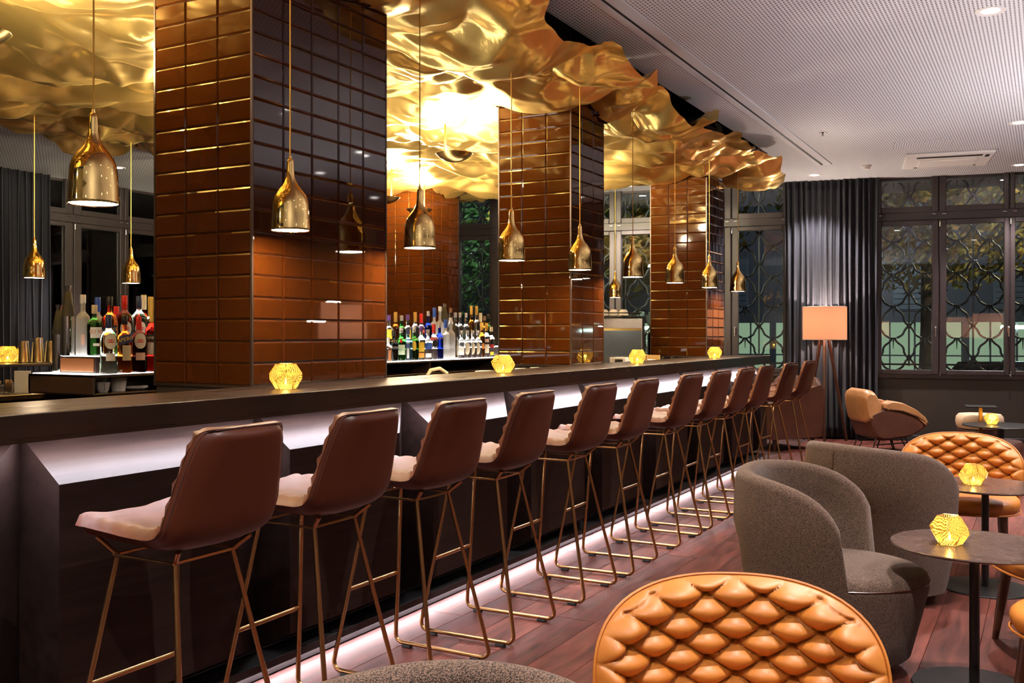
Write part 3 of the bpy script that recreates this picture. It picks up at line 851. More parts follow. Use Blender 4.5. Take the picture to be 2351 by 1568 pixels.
# ---- tufted tan lounge chairs (facing local -Y)
def tufted_chair():
    t = thing('tufted_chair', '', 'lounge chair', (0,0,0), 0, 'tan tufted lounge chairs')
    NU, NV = 190, 120
    W, Hh = 0.375, 0.225
    zc = 0.518
    def base(u, v, d):
        """u,v in oval plane; d = depth out of the pad"""
        ang = u/0.52
        r = 0.52-d
        lean = 0.16*(v)
        return (r*math.sin(ang), 0.30+lean*1.0-0.52+r*math.cos(ang), zc+v)
    pts = []
    px, pz = 0.147, 0.074
    for i in range(NU):
        for j in range(NV):
            a = -1+2*i/(NU-1); c = -1+2*j/(NV-1)
            # square to superellipse disc
            x = a*math.sqrt(max(0, 1-0.46*c*c)); y = c*math.sqrt(max(0, 1-0.46*a*a))
            rr = min(1.0, (abs(x)**2.55+abs(y)**2.55)**(1/2.55))
            m = max(abs(a), abs(c))
            if m > 1e-6:
                l = (abs(x)**2.55+abs(y)**2.55)**(1/2.55)
                x *= m/l; y *= m/l
            rr = m
            u, v = x*W, y*Hh
            fa = u/px+v/pz; fb = u/px-v/pz
            ga, gb = fa-math.floor(fa), fb-math.floor(fb)
            puff = (math.sin(PI*ga)*math.sin(PI*gb))
            puff = max(0, puff)**0.42
            fade = 1-max(0, (rr-0.93)/0.07)**2
            da, db = min(ga,1-ga), min(gb,1-gb)
            btn = math.exp(-((da*da+db*db)/0.012))
            edge = math.sqrt(max(0, 1-rr**9))
            roll = 0.014*math.exp(-((rr-0.92)/0.09)**2)
            d = edge*(0.030+(0.044*puff-0.016*btn)*fade+roll*(1-0.25*(1-puff)*fade))
            pts.append(base(u, v, d))
    pad = MB().grid(pts, NU, NV)
    obj('backrest', pad, M['tan'], t, sharp=None)
    sh = []
    for i in range(60):
        for j in range(30):
            a = -1+2*i/59; c = -1+2*j/29
            x = a*math.sqrt(max(0, 1-0.46*c*c)); y = c*math.sqrt(max(0, 1-0.46*a*a)); m = max(abs(a), abs(c))
            if m > 1e-6:
                l = (abs(x)**2.55+abs(y)**2.55)**(1/2.55); x *= m/l; y *= m/l
            sh.append(base(x*W*1.008, y*Hh*1.008, -0.028*math.sqrt(max(0, 1-m**6))))
    obj('back_shell', MB().grid(sh, 60, 30), M['tan_shell'], t, sharp=None)
    rim = []
    for k in range(80):
        a = 2*PI*k/80; c, s = math.cos(a), math.sin(a); l = (abs(c)**2.55+abs(s)**2.55)**(1/2.55)
        rim.append(base(c/l*W*1.006, s/l*Hh*1.006, 0.003))
    obj('piping', MB().tube(rim, 0.0042, 6, closed=True), M['tan'], t)
    prof = [(0,0.345),(0.88,0.345),(0.95,0.352),(0.985,0.37),(1.0,0.39),(0.985,0.41),(0.93,0.425),(0.7,0.437),(0,0.441)]
    pts = []
    for k in range(48):
        a = 2*PI*k/48; c, s = math.cos(a), math.sin(a); l = (abs(c)**2.6+abs(s)**2.6)**(1/2.6)
        for r, z in prof: pts.append((0.31*r*c/l, 0.29*r*s/l-0.06, z))
    obj('seat', MB().grid(pts, 48, len(prof), cu=True), M['tan'], t, sharp=None)
    pts = [(0.308*math.cos(a)/((abs(math.cos(a))**2.6+abs(math.sin(a))**2.6)**(1/2.6)), 0.288*math.sin(a)/((abs(math.cos(a))**2.6+abs(math.sin(a))**2.6)**(1/2.6))-0.06, 0.352) for a in [2*PI*k/48 for k in range(48)]]
    obj('seat_piping', MB().tube(pts, 0.005, 6, closed=True), M['tan'], t)
    for sx in (-1, 1):
        for (yt, yb, top_) in ((-0.22,-0.27,0.35), (0.17,0.27,0.42)):
            obj('leg', MB().tube([(sx*0.215,yt,top_),(sx*0.222,(yt+yb)/2,top_*0.5),(sx*0.232,yb,0.0)], [0.024,0.021,0.0135], 14), M['walnut'], t)
    obj('side_rail', MB().tube([(-0.22,-0.235,0.30),(-0.225,0.20,0.30)], 0.014, 10), M['walnut'], t)
    obj('side_rail', MB().tube([(0.22,-0.235,0.30),(0.225,0.20,0.30)], 0.014, 10), M['walnut'], t)
    return t
oc = tufted_chair()
oc.location = (-0.575,2.13,0); oc.rotation_euler = (0,0,R_(22)); oc['label'] = 'tan tufted leather chair in the foreground at the bottom'
dup(oc, (-0.45,6.26,0), R_(4), 'tan tufted leather chair facing out behind the second round table')
dup(oc, (0.14,4.76,0), R_(-62), 'tan leather chair cut by right edge, its leg behind the nearest table')
dup(oc, (0.25,3.78,0), R_(-50), 'nearest tan leather chair at right edge, only its seat corner showing')

# ---- round tables
def round_table():
    t = thing('round_table', '', 'table', (0,0,0), 0, 'small round lounge tables')
    obj('tabletop', MB().lathe([(0,0.534),(0.28,0.534),(0.297,0.539),(0.30,0.544),(0.298,0.548),(0,0.548)], 64), M['tabletop'], t, sharp=30)
    obj('stem', MB().lathe([(0,0.012),(0.0185,0.012),(0.0185,0.534),(0,0.534)], 20), M['blackmetal'], t)
    obj('flange', MB().lathe([(0,0.526),(0.09,0.526),(0.09,0.534),(0,0.534)], 24), M['blackmetal'], t)
    obj('base_plate', MB().lathe([(0,0),(0.224,0),(0.225,0.004),(0.222,0.009),(0.03,0.012),(0,0.012)], 48), M['blackmetal'], t, sharp=30)
    return t
rt = round_table()
rt.location = (-0.247,4.117,0); rt['label'] = 'nearest small round table with dark stone top'
dup(rt, (-0.294,5.767,0), 0, 'second small round table, before the tan tufted chair')

# ---- floor lamp
fl_ = thing('floor_lamp', 'tripod floor lamp with glowing drum shade by the curtain', 'floor lamp', (-2.46,12.66,0), R_(20))
shd = MB()
for r in (0.262, 0.266):
    shd.lathe([(r,1.275),(r,1.685)], 48)
obj('shade', shd, M['linen'], fl_, sharp=None)
obj('shade_ring', MB().tube([(0.264*math.cos(a),0.264*math.sin(a),1.275) for a in [2*PI*k/40 for k in range(40)]], 0.004, 6, closed=True).tube([(0.264*math.cos(a),0.264*math.sin(a),1.685) for a in [2*PI*k/40 for k in range(40)]], 0.004, 6, closed=True), M['white'], fl_)
for k in range(3):
    a = R_(-100+120*k)
    obj('leg', MB().tube([(0.045*math.cos(a),0.045*math.sin(a),1.33),(0.30*math.cos(a),0.30*math.sin(a),0.0)], [0.022,0.016], 10), M['walnut'], fl_)
obj('hub', MB().lathe([(0,1.30),(0.06,1.30),(0.06,1.36),(0.02,1.40),(0,1.40)], 20), M['walnut'], fl_)
obj('bulb', MB().lathe([(0,1.42),(0.02,1.43),(0.035,1.47),(0.03,1.51),(0,1.525)], 16), emission('lamp_bulb', (1.0,0.74,0.5), 50, False), fl_)
lamp_light('POINT', 'lamp_bulb_light', (0,0,1.56), 75, (1.0,0.80,0.66), fl_, shadow_soft_size=0.03)

for (lx, ly, lab) in ((1.25,4.9,'added tripod floor lamp brightening the ceiling, unseen to the right'), (0.75,8.7,'added tripod floor lamp brightening the ceiling, unseen at far right'), (0.9,-1.4,'added tripod floor lamp brightening the ceiling, unseen behind the camera')):  # unseen copies of the lamp, added to lift the dark ceiling
    l2 = dup(fl_, (lx, ly, 0), 0.3, lab)
    for c_ in l2.children:
        if c_.type == 'LIGHT':
            c_.data = c_.data.copy(); c_.data.energy = 150; c_.data.color = (1.0, 0.93, 0.92)
# ---- brown shell lounge chair (facing local -Y)
lc = thing('shell_chair', 'caramel leather shell lounge chair on wire legs by the curtain', 'lounge chair', (-1.655,11.95,0), R_(122))
lc.scale = (0.86,0.86,0.97)
def loft(poly, x0, x1, rnd_=0.03, k=0.90):
    # side outline (y forward = -y, z) carried across the width, edges rounded
    n_ = len(poly); cy_ = sum(p_[0] for p_ in poly)/n_; cz_ = sum(p_[1] for p_ in poly)/n_
    P_ = []
    for i_ in range(n_):                      # round the outline once
        a_, b_, c_ = poly[i_-1], poly[i_], poly[(i_+1) % n_]
        P_ += [(0.25*a_[0]+0.75*b_[0], 0.25*a_[1]+0.75*b_[1]), (0.03*a_[0]+0.94*b_[0]+0.03*c_[0], 0.03*a_[1]+0.94*b_[1]+0.03*c_[1]), (0.25*c_[0]+0.75*b_[0], 0.25*c_[1]+0.75*b_[1])]
    lay = [(x0,k),(x0+rnd_*0.3,k+(1-k)*0.6),(x0+rnd_,1),(x1-rnd_,1),(x1-rnd_*0.3,k+(1-k)*0.6),(x1,k)]
    pts_ = [(x_, -((p_[0]-cy_)*s__+cy_), (p_[1]-cz_)*s__+cz_) for x_, s__ in lay for p_ in P_]
    m_ = MB().grid(pts_, len(lay), len(P_), cv=True)
    q_ = len(P_)
    m_.add(pts_[:q_], [tuple(range(q_))]); m_.add(pts_[-q_:], [tuple(range(q_))])
    return m_
obj('shell', loft([(-0.36,0.46),(-0.34,0.33),(-0.27,0.18),(-0.16,0.15),(0.22,0.20),(0.40,0.29),(0.43,0.36),(0.27,0.44),(0.08,0.50),(-0.17,0.53),(-0.26,0.50)], -0.36, 0.36, 0.06, 0.86), M['cognac'], lc, sharp=50)
obj('back_cushion', loft([(-0.375,0.36),(-0.415,0.52),(-0.425,0.66),(-0.40,0.72),(-0.35,0.745),(-0.27,0.725),(-0.21,0.64),(-0.15,0.53),(-0.17,0.43),(-0.28,0.34)], -0.355, 0.355, 0.12, 0.70), M['caramel'], lc, sharp=50)
for sx in (-1, 1):
    xa, xb = sorted((sx*0.20, sx*0.375))
    obj('arm_cushion', loft([(-0.175,0.52),(-0.17,0.59),(-0.08,0.62),(0.08,0.595),(0.26,0.52),(0.40,0.42),(0.435,0.36),(0.42,0.315),(0.27,0.43),(0.08,0.495)], xa, xb, 0.04, 0.86), M['caramel'], lc, sharp=50)
    obj('piping', MB().tube([(sx*0.365,0.18,0.53),(sx*0.375,-0.08,0.497),(sx*0.375,-0.27,0.435),(sx*0.365,-0.43,0.345)], 0.008, 6), M['piping'], lc)
obj('seat_cushion', loft([(-0.18,0.44),(-0.12,0.53),(0.15,0.54),(0.40,0.43),(0.42,0.36),(0.2,0.36)], -0.21, 0.21, 0.03), M['caramel'], lc, sharp=50)
for sx in (-1, 1):
    obj('leg', MB().tube([(sx*0.27,0.20,0.30),(sx*0.30,0.30,0.0),(sx*0.27,0.24,0.0),(sx*0.24,0.16,0.20)], 0.009, 8), M['blackmetal'], lc)
    obj('leg', MB().tube([(sx*0.22,-0.16,0.22),(sx*0.27,-0.26,0.0),(sx*0.23,-0.22,0.0),(sx*0.16,-0.12,0.22)], 0.009, 8), M['blackmetal'], lc)
    obj('leg_brace', MB().tube([(sx*0.27,0.24,0.10),(sx*0.24,-0.20,0.12)], 0.007, 8), M['blackmetal'], lc)

# ---- brown armchair behind the stools (facing local -Y)
ac = thing('club_armchair', 'dark brown leather club armchair behind the last bar stools', 'armchair', (-2.86,11.75,0), R_(-35))
def cushbox(x0,x1,y0,y1,z0,z1,r,n=5):
    m_ = MB().box(x0,x1,y0,y1,z0,z1,r,True); return m_
obj('base', cushbox(-0.38,0.38,-0.36,0.38,0.13,0.34,0.03), M['cognac'], ac, sharp=60)
obj('seat_cushion', cushbox(-0.26,0.26,-0.40,0.26,0.30,0.46,0.05), M['cognac'], ac, sharp=70)
for sx in (-1, 1):
    pr_ = [(-0.38,0.14),(0.36,0.14),(0.40,0.70),(0.30,0.74),(-0.30,0.60),(-0.40,0.55)]
    obj('arm', MB().prism(pr_, 'x', sx*0.26, sx*0.40), M['cognac'], ac)
bkp = []
for i in range(25):
    a = -1+2*i/24
    for (dy, z) in ((0.26,0.32),(0.30,0.60),(0.34,0.80),(0.37,0.845),(0.42,0.835),(0.44,0.78),(0.42,0.5),(0.39,0.14)):
        e = (1-abs(a)**8)
        bkp.append((a*0.39, dy-0.05*a*a, z if z < 0.3 else 0.14+(z-0.14)*(0.86+0.14*e)))
obj('backrest', MB().grid(bkp, 25, 8, cv=True).add([bkp[i] for i in range(8)], [tuple(range(8))]).add([bkp[24*8+i] for i in range(8)], [tuple(range(8))]), M['cognac'], ac, sharp=60)
for sx in (-1, 1):
    for sy_ in (-0.28, 0.30):
        obj('leg', MB().lathe([(0,0),(0.014,0),(0.016,0.02),(0.022,0.03),(0.018,0.06),(0.026,0.13),(0,0.13)], 12, (sx*0.31, sy_, 0)), M['walnut'], ac)

# ---- poufs and low tables by the far window
def pouf(name, lab, loc, rings, cat='pouf'):
    t = thing(name, lab, cat, loc)
    for (r, z0, z1, mm, nm) in rings:
        h = (z1-z0)/2
        obj(nm, MB().lathe([(0,z0),(r-0.025,z0),(r-0.006,z0+h*0.4),(r,z0+h),(r-0.006,z1-h*0.4),(r-0.03,z1-0.002),(0,z1+0.004)], 40), M[mm], t)
    return t
pouf('pouf', 'round beige and brown leather pouf below the far window', (-0.66,11.85,0), [(0.235,0.0,0.14,'beige','lower_cushion'),(0.232,0.14,0.23,'tan','middle_cushion'),(0.238,0.23,0.32,'darkleather','band_cushion'),(0.243,0.32,0.475,'beige','seat_cushion')])
pouf('pouf', 'low round dark brown leather pouf before the far black table', (-0.48,10.45,0), [(0.285,0.0,0.17,'darkleather','lower_cushion'),(0.29,0.17,0.33,'darkleather','seat_cushion')])
t = thing('low_table', 'low round black metal table below the far window', 'table', (-0.42,11.05,0))
obj('tabletop', MB().lathe([(0,0.415),(0.36,0.415),(0.363,0.422),(0.36,0.428),(0,0.428)], 48), M['blackmetal'], t, sharp=30)
obj('stem', MB().lathe([(0,0.01),(0.03,0.01),(0.03,0.415),(0,0.415)], 16), M['blackmetal'], t)
obj('base_plate', MB().lathe([(0,0),(0.22,0),(0.22,0.01),(0,0.01)], 32), M['blackmetal'], t)
t = thing('side_table', 'small square black side table over the beige pouf', 'table', (-0.63,11.48,0), R_(9))
obj('tabletop', MB().box(-0.15,0.15,-0.13,0.13,0.575,0.588,0.003), M['blackmetal'], t)
obj('stem', MB().box(-0.018,0.018,-0.018,0.018,0.012,0.575,0.002), M['brass'], t)
obj('base_plate', MB().box(-0.13,0.13,-0.06,0.06,0.0,0.012,0.002), M['blackmetal'], t)

# ================================================================== CURTAINS
def curtain(label, loc, rz, s0, s1, folds, seed, z0=0.03, z1=3.315):
    n = folds*14; nz = 26; r_ = random.Random(seed); pts = []
    amp = [r_.uniform(0.75, 1.25) for _ in range(folds+2)]
    for i in range(n+1):
        q = i/n*folds; a = amp[int(q)]*(1-(q % 1))+amp[int(q)+1]*(q % 1)
        for j in range(nz):
            z = z0+(z1-z0)*j/(nz-1)
            w = 0.055*a*(1-0.25*j/(nz-1))
            y = -0.085+w*math.sin(2*PI*q+0.25*math.sin(z*1.3+q))+0.008*math.sin(z*2+q*3)
            x = s0+(s1-s0)*i/n+0.014*math.sin(4*PI*q)+0.01*math.sin(z*0.9+q*2)
            pts.append((x, y, z))
    m_ = MB().grid(pts, n+1, nz)
    o = obj('curtain', m_, M['curtain'], None, loc, rz, sharp=None)
    md = o.modifiers.new('cloth', 'SOLIDIFY'); md.thickness = 0.004
    return tag(o, label, 'curtain')
curtain('dark navy pleated curtain behind the floor lamp', (WL[0]-0.02*0, WL[1]-0.05, 0), WA, -0.52, 0.62, 15, 3)
curtain('dark pleated curtain at the far left of the room', (-10.95, 0, 0), PI/2, 5.6, 7.90, 22, 4)

# ================================================================== CEILING FITTINGS
def downlight():
    t = thing('downlight', '', 'ceiling light', (0,0,0), 0, 'round recessed ceiling downlights')
    obj('bezel', MB().lathe([(0.055,-0.002),(0.085,-0.006),(0.088,0.0),(0.088,0.004),(0.055,0.004)], 32), M['white'], t)
    obj('glowing_lens', MB().lathe([(0,-0.001),(0.055,-0.001),(0.055,0.003),(0,0.003)], 24), M['downglow'], t)
    return t
DL = ['round recessed ceiling downlight at the top right corner', None, None, None, 'recessed downlight at the right edge, nearer than the air conditioner', 'recessed downlight at the right edge above the window',
      None, None, None, None, None, None, 'recessed downlight in the ceiling before the navy curtain', 'recessed downlight seen between the middle and farthest columns', 'recessed downlight in the back room ceiling at the left']+[None]*7
first = None
for (dx, dy), lab in zip(DOWNLIGHTS, DL):
    lab = lab or 'unseen round recessed ceiling downlight outside the picture'
    if first is None:
        first = downlight(); first.location = (dx, dy, CH); first['label'] = lab
    else: dup(first, (dx, dy, CH), 0, lab)
t = thing('air_conditioner', 'white ceiling cassette air conditioner near the far window', 'air conditioner', (-1.0,12.0,CH), WA)
obj('grille_panel', MB().box(-0.45,0.45,-0.45,0.45,-0.035,0.0,0.012), M['white'], t)
obj('intake_flap', MB().box(-0.30,0.30,-0.16,0.26,-0.055,-0.03,0.01), M['white'], t)
obj('air_slot', MB().box(-0.33,0.33,-0.36,-0.27,-0.037,-0.03), M['black'], t)
obj('air_slot', MB().box(-0.33,0.33,0.33,0.38,-0.037,-0.03), M['black'], t)
obj('control_window', MB().box(0.36,0.40,-0.33,-0.2,-0.038,-0.03), M['black'], t)
t = thing('smoke_detector', 'white round smoke detector on the ceiling near the curtain', 'smoke detector', (-1.87,12.07,CH))
obj('base', MB().lathe([(0,0),(0.06,0),(0.058,-0.015),(0,-0.015)], 24), M['white'], t)
obj('sensor_head', MB().lathe([(0,-0.045),(0.03,-0.045),(0.042,-0.032),(0.045,-0.015),(0,-0.015)], 24), M['white'], t)
t = thing('sprinkler', 'small chrome sprinkler rosette in the perforated ceiling', 'sprinkler', (-1.94,9.9,CH))
obj('rosette', MB().lathe([(0,-0.006),(0.038,-0.004),(0.042,0.0),(0,0.0)], 24), M['steel'], t)
obj('head', MB().lathe([(0,-0.03),(0.012,-0.03),(0.010,-0.004),(0,-0.004)], 12), M['chrome'], t)
hat = tag(obj('access_panel', MB().box(-0.28,0.28,-0.2,0.2,-0.004,0.0,0.001), M['ceil'], None, (-1.15,11.0,CH-0.0005), WA), 'flat perforated access panel in ceiling before the air conditioner', 'ceiling panel')
# ================================================================== BACK BAR
M['shelf'] = mat('dark_bronze_laminate', (0.045,0.028,0.026), 0.25)
M['copper'] = mat('copper_panel', (0.34,0.13,0.05), 0.35, metal=0.3)
M['shelfglow'] = emission('lit_shelf_top', (1.0,0.94,0.86), 3.2)
M['porcelain'] = mat('porcelain', (0.62,0.60,0.58), 0.2)
bb = thing('back_bar', 'dark back bar shelf unit with lit white top under the bottles', 'shelf unit')
SX0, SX1, SY0, SY1 = -5.04, -4.50, 3.534, 8.9
sh = MB().box(SX0, SX1, SY0, SY1, 1.015, 1.025, 0.002).box(SX0, SX1, SY0, SY1, 1.112, 1.126, 0.002).box(SX0, SX0+0.015, SY0, SY1, 1.025, 1.112)
obj('shelf_frame', sh, M['shelf'], bb)
for y in (SY0, 4.6, 5.7, 6.8, 7.9, 8.885):
    obj('divider', MB().box(SX0, SX1, y, y+0.015, 1.016, 1.125, 0.002), M['shelf'], bb)
obj('lit_top', MB().box(SX0+0.02, SX1-0.012, SY0+0.015, SY1-0.015, 1.126, 1.130), M['shelfglow'], bb)
obj('carcass', MB().box(SX0, SX1+0.02, SY0+0.1, SY1, 0.0, 0.93), M['wenge_v'], bb)
obj('back_panel', MB().box(SX0, SX0+0.02, SY0+0.1, SY1, 0.93, 1.015), M['shelf'], bb)
for i in range(5):
    y = 3.9+i*1.1
    obj('support', MB().add([(SX0+0.1,y,0.93),(SX0+0.1,y+0.34,0.93),(SX0+0.1,y+0.22,1.015),(SX0+0.1,y+0.12,1.015),(SX1-0.12,y,0.93),(SX1-0.12,y+0.34,0.93),(SX1-0.12,y+0.22,1.015),(SX1-0.12,y+0.12,1.015)],
        [(0,1,2,3),(4,5,6,7),(0,1,5,4),(1,2,6,5),(2,3,7,6),(3,0,4,7)]), M['copper'], bb)
for (y0, y1, rx0_, rx1_, lab) in ((3.63, 4.75, -4.90, -4.60, 'copper fronted riser step under the left bottles'), (6.5, 8.75, -5.02, -4.70, 'dark riser step under the back row of bottles')):
    r = thing('bottle_riser', lab, 'riser', (0,0,0))
    obj('body', MB().box(rx0_, rx1_, y0, y1, 1.130, 1.222, 0.003), M['shelf'], r)
    obj('end_panel', MB().box(rx0_+0.012, rx1_-0.012, y0-0.006, y0+0.001, 1.138, 1.214, 0.003), M['copper'], r)
    obj('lit_top', MB().box(rx0_+0.01, rx1_-0.01, y0+0.01, y1-0.01, 1.222, 1.226), M['shelfglow'], r)
# inner work surface of the bar
wc = thing('work_counter', 'dark work surface behind the bar counter', 'counter')
for y0, y1 in ((1.5,3.24),(4.28,6.55),(7.19,9.83)):
    obj('worktop', MB().box(-3.72, -3.125, y0, y1, 0.86, 0.90, 0.003), M['shelf'], wc)
    obj('cupboard', MB().box(-3.70, -3.14, y0, y1, 0.0, 0.86), M['wenge_v'], wc)
lcnt = thing('side_counter', 'dark wooden side counter at the left, holding tins and boxes', 'counter')
obj('worktop', MB().box(-6.3, -5.16, 2.2, 5.2, 0.97, 1.0, 0.003), M['wenge_top'], lcnt)
obj('carcass', MB().box(-6.28, -5.2, 2.25, 5.2, 0.0, 0.97), M['wenge_v'], lcnt)
ldg = thing('raised_ledge', 'thin dark ledge carrying the steel tumblers', 'ledge')
obj('ledge_board', MB().box(-6.3, -5.82, 3.7, 4.9, 1.135, 1.155, 0.003), M['wenge_top'], ldg)
for y in (3.8, 4.8): obj('post', MB().box(-6.2, -6.16, y, y+0.04, 1.0, 1.135), M['wenge_v'], ldg)

# ---- lettering helper (flat print wrapped on bottles)
def text_geo(s, size):
    cu = bpy.data.curves.new('print', 'FONT'); cu.body = s; cu.size = size; cu.align_x = 'CENTER'; cu.align_y = 'CENTER'; cu.resolution_u = 2
    o = bpy.data.objects.new('print', cu)
    me = bpy.data.meshes.new_from_object(o)
    vs = [tuple(v.co) for v in me.vertices]; fs = [tuple(p.vertices) for p in me.polygons]
    bpy.data.objects.remove(o); bpy.data.curves.remove(cu); bpy.data.meshes.remove(me)
    return vs, fs
def wrap(vs, R, z, skew=0.0):
    return [(R*math.sin(x/R), -R*math.cos(x/R), z+y+skew*x) for x, y, _ in vs]
def patch(R, z0, z1, w, n=10, oval=False, skew=0.0):
    m_ = MB()
    if oval:
        pts = [(R*math.sin(w/2*math.cos(a)/R), -R*math.cos(w/2*math.cos(a)/R), (z0+z1)/2+(z1-z0)/2*math.sin(a)) for a in [2*PI*k/28 for k in range(28)]]
        rows = []
        for k in range(1, 14):
            a, c = pts[k], pts[28-k]; rows += [a, ((a[0]+c[0])/2, (a[1]+c[1])/2, (a[2]+c[2])/2), c]
        m2 = []
        for i in range(15):
            t_ = -1+2*i/14; hh = math.sqrt(max(0, 1-t_*t_)); x = w/2*t_
            for j in range(5):
                z = (z0+z1)/2+(z1-z0)/2*hh*(-1+j/2)
                m2.append((R*math.sin(x/R), -R*math.cos(x/R), z))
        return m_.grid(m2, 15, 5)
    pts = []
    for i in range(n+1):
        x = -w/2+w*i/n
        for z in (z0, z1): pts.append((R*math.sin(x/R), -R*math.cos(x/R), z+skew*x))
    return m_.grid(pts, n+1, 2)

def glassm(name, col, rough=0.02, trans=1.0, ior=1.45): return mat(name, col, rough, trans=trans, ior=ior)
G = dict(clear=glassm('clear_glass', (0.96,0.98,0.97)), green=glassm('green_glass', (0.05,0.42,0.06)), dkgreen=glassm('dark_green_glass', (0.03,0.14,0.02)),
         pale=glassm('pale_green_glass', (0.72,0.95,0.70)), orange=glassm('orange_liquor', (1.0,0.20,0.02)), red=glassm('red_liquor', (0.85,0.02,0.01)),
         dark=glassm('dark_red_glass', (0.05,0.008,0.006)), amber=glassm('amber_liquor', (0.85,0.28,0.03)), blue=glassm('cobalt_glass', (0.01,0.04,0.65)),
         sky=glassm('sky_blue_glass', (0.22,0.62,0.92)), frost=mat('frosted_glass', (0.86,0.88,0.90), 0.35, trans=0.55, ior=1.3), blackg=glassm('black_glass', (0.012,0.012,0.012)))
CAPM = {}
for nm, c, me_ in (('red',(0.65,0.03,0.02),0),('navy',(0.015,0.03,0.12),0),('blue',(0.02,0.07,0.45),0),('black',(0.012,0.012,0.012),0),('gold',(0.80,0.48,0.10),0.7),('yellow',(0.85,0.60,0.12),0),
                   ('silver',(0.7,0.7,0.7),0.9),('purple',(0.10,0.04,0.25),0),('white',(0.8,0.8,0.8),0),('cork',(0.22,0.12,0.06),0),('cream',(0.75,0.66,0.45),0),('orange',(0.85,0.16,0.02),0)):
    CAPM[nm] = mat('cap_'+nm, c, 0.3, metal=me_)
PRN = {}
for nm, c in (('white',(0.85,0.84,0.80)),('cream',(0.80,0.70,0.52)),('red',(0.60,0.02,0.02)),('navy',(0.02,0.03,0.12)),('black',(0.01,0.01,0.01)),('blue',(0.04,0.12,0.55)),('yellow',(0.90,0.60,0.05)),
              ('mint',(0.62,0.80,0.62)),('pink',(0.80,0.55,0.45)),('oval',(0.80,0.77,0.70)),('orange',(0.90,0.30,0.04)),('green',(0.05,0.35,0.06)),('tanl',(0.70,0.62,0.42))):
    PRN[nm] = mat('print_'+nm, c, 0.5)
CAMP = Vector((0, 0))
def bottle(x, y, z, lab, group, R, H, glass, cap, body=0.58, neck=0.28, caph=0.05, rn=0.013, sq=None, labels=(), foot=None, name='liquor_bottle', yaw=0.0, waist=0.0):
    """labels: (kind, z0, z1, width, print material, text, text size, text material, skew)"""
    hb, hn = H*body, H*(1-neck)
    d = Vector((0-x, 0-y)); rz = math.atan2(d.y, d.x)+PI/2+yaw
    t = thing(name, lab, 'bottle', (x, y, z), rz, group)
    p_ = [(0,0.0),(R*0.86,0.0),(R*0.98,0.004),(R,0.010)]
    if foot: p_ = [(0,0),(R*1.02,0.0),(R*1.06,0.012),(R*0.98,0.04)]
    if waist: p_ += [(R*(1-waist),hb*0.45)]
    p_ += [(R,hb*0.9),(R*0.985,hb)]
    for k in range(1, 7):
        a = k/6; p_.append((rn+(R-rn)*(0.5+0.5*math.cos(PI*a))*0.985, hb+(hn-hb)*(a**0.85)))
    p_ += [(rn*0.98,H-caph*0.4),(0,H-caph*0.4)]
    obj('glass_body', MB().lathe(p_, 28, sq=sq), G[glass], t)
    obj('cap', MB().lathe([(0,H-caph),(rn*1.12,H-caph),(rn*1.22,H-caph*0.9),(rn*1.22,H-0.003),(rn*1.1,H),(0,H)], 18), CAPM[cap], t)
    for (kind, z0, z1, w, pm, tx, ts_, tm_, sk) in labels:
        RR = R*1.012+0.0006
        lo = None
        if pm:
            lo = obj('label_print', patch(RR, z0, z1, w, oval=(kind == 'o'), skew=sk), PRN[pm], t)
        if tx:
            vs, fs = text_geo(tx, ts_)
            if vs: obj('lettering', MB().add(wrap(vs, RR+0.0007, (z0+z1)/2, sk), fs), PRN[tm_], lo or t, recalc=False)
    return t
MART = lambda w: (('o',0.135,0.222,0.070,'oval','',0,None,0), ('p',0.169,0.189,0.034,'red','',0,None,0), ('p',0.172,0.186,0.074,'black','MARTINI',0.0155,'white',0), ('p',0.070,0.112,0.052,w,'',0,None,0))
gL = 'liquor bottles on the left of the back bar'
FZ, RZ = 1.1302, 1.2262
bottle(-4.545,3.672,FZ,'clear green vermouth bottle with round label, front left of the shelf',gL,0.047,0.325,'pale','navy',0.60,0.22,0.075,foot=1,labels=MART('white'),yaw=0.25)
bottle(-4.545,3.779,FZ,'orange aperitif bottle with slanted blue label, front row',gL,0.043,0.320,'orange','black',0.62,0.26,0.05,labels=(('p',0.165,0.215,0.085,'navy','APEROL',0.030,'yellow',0.22),('p',0.07,0.155,0.05,'tanl','',0,None,0)),yaw=0.3,waist=0.05)
bottle(-4.545,3.877,FZ,'dark vermouth bottle with round label, front row',gL,0.046,0.318,'dark','red',0.60,0.22,0.075,labels=MART('pink'),yaw=0.2)
bottle(-4.545,3.972,FZ,'bright red bitter bottle half behind the wide column',gL,0.041,0.42,'red','yellow',0.55,0.30,0.14,labels=(('p',0.175,0.215,0.08,'black','CAMPARI',0.024,'white',0),('p',0.10,0.17,0.05,'white','',0,None,0)))
bottle(-4.69,3.695,RZ,'green pastis bottle with red banded label on the riser',gL,0.040,0.285,'dkgreen','tan' if 'tan' in CAPM else 'cream',0.62,0.24,0.05,labels=(('p',0.10,0.16,0.07,'white','',0,None,0),('p',0.125,0.145,0.076,'red','PERNOD',0.020,'white',0),('p',0.055,0.07,0.04,'white','',0,None,0)),yaw=0.3)
bottle(-4.80,3.705,RZ,'tall white frosted vodka bottle at the left of the riser',gL,0.038,0.345,'frost','white',0.60,0.26,0.05,labels=(('p',0.06,0.12,0.018,'pink','',0,None,0),))
bottle(-4.84,3.835,RZ,'white bottle with bright blue capsule behind the green one',gL,0.038,0.335,'frost','blue',0.58,0.28,0.085)
bottle(-4.69,3.797,RZ,'large orange aperitif bottle at the back, black cap',gL,0.045,0.335,'orange','black',0.60,0.26,0.05,labels=(('p',0.12,0.165,0.085,'navy','APEROL',0.028,'yellow',0.2),))
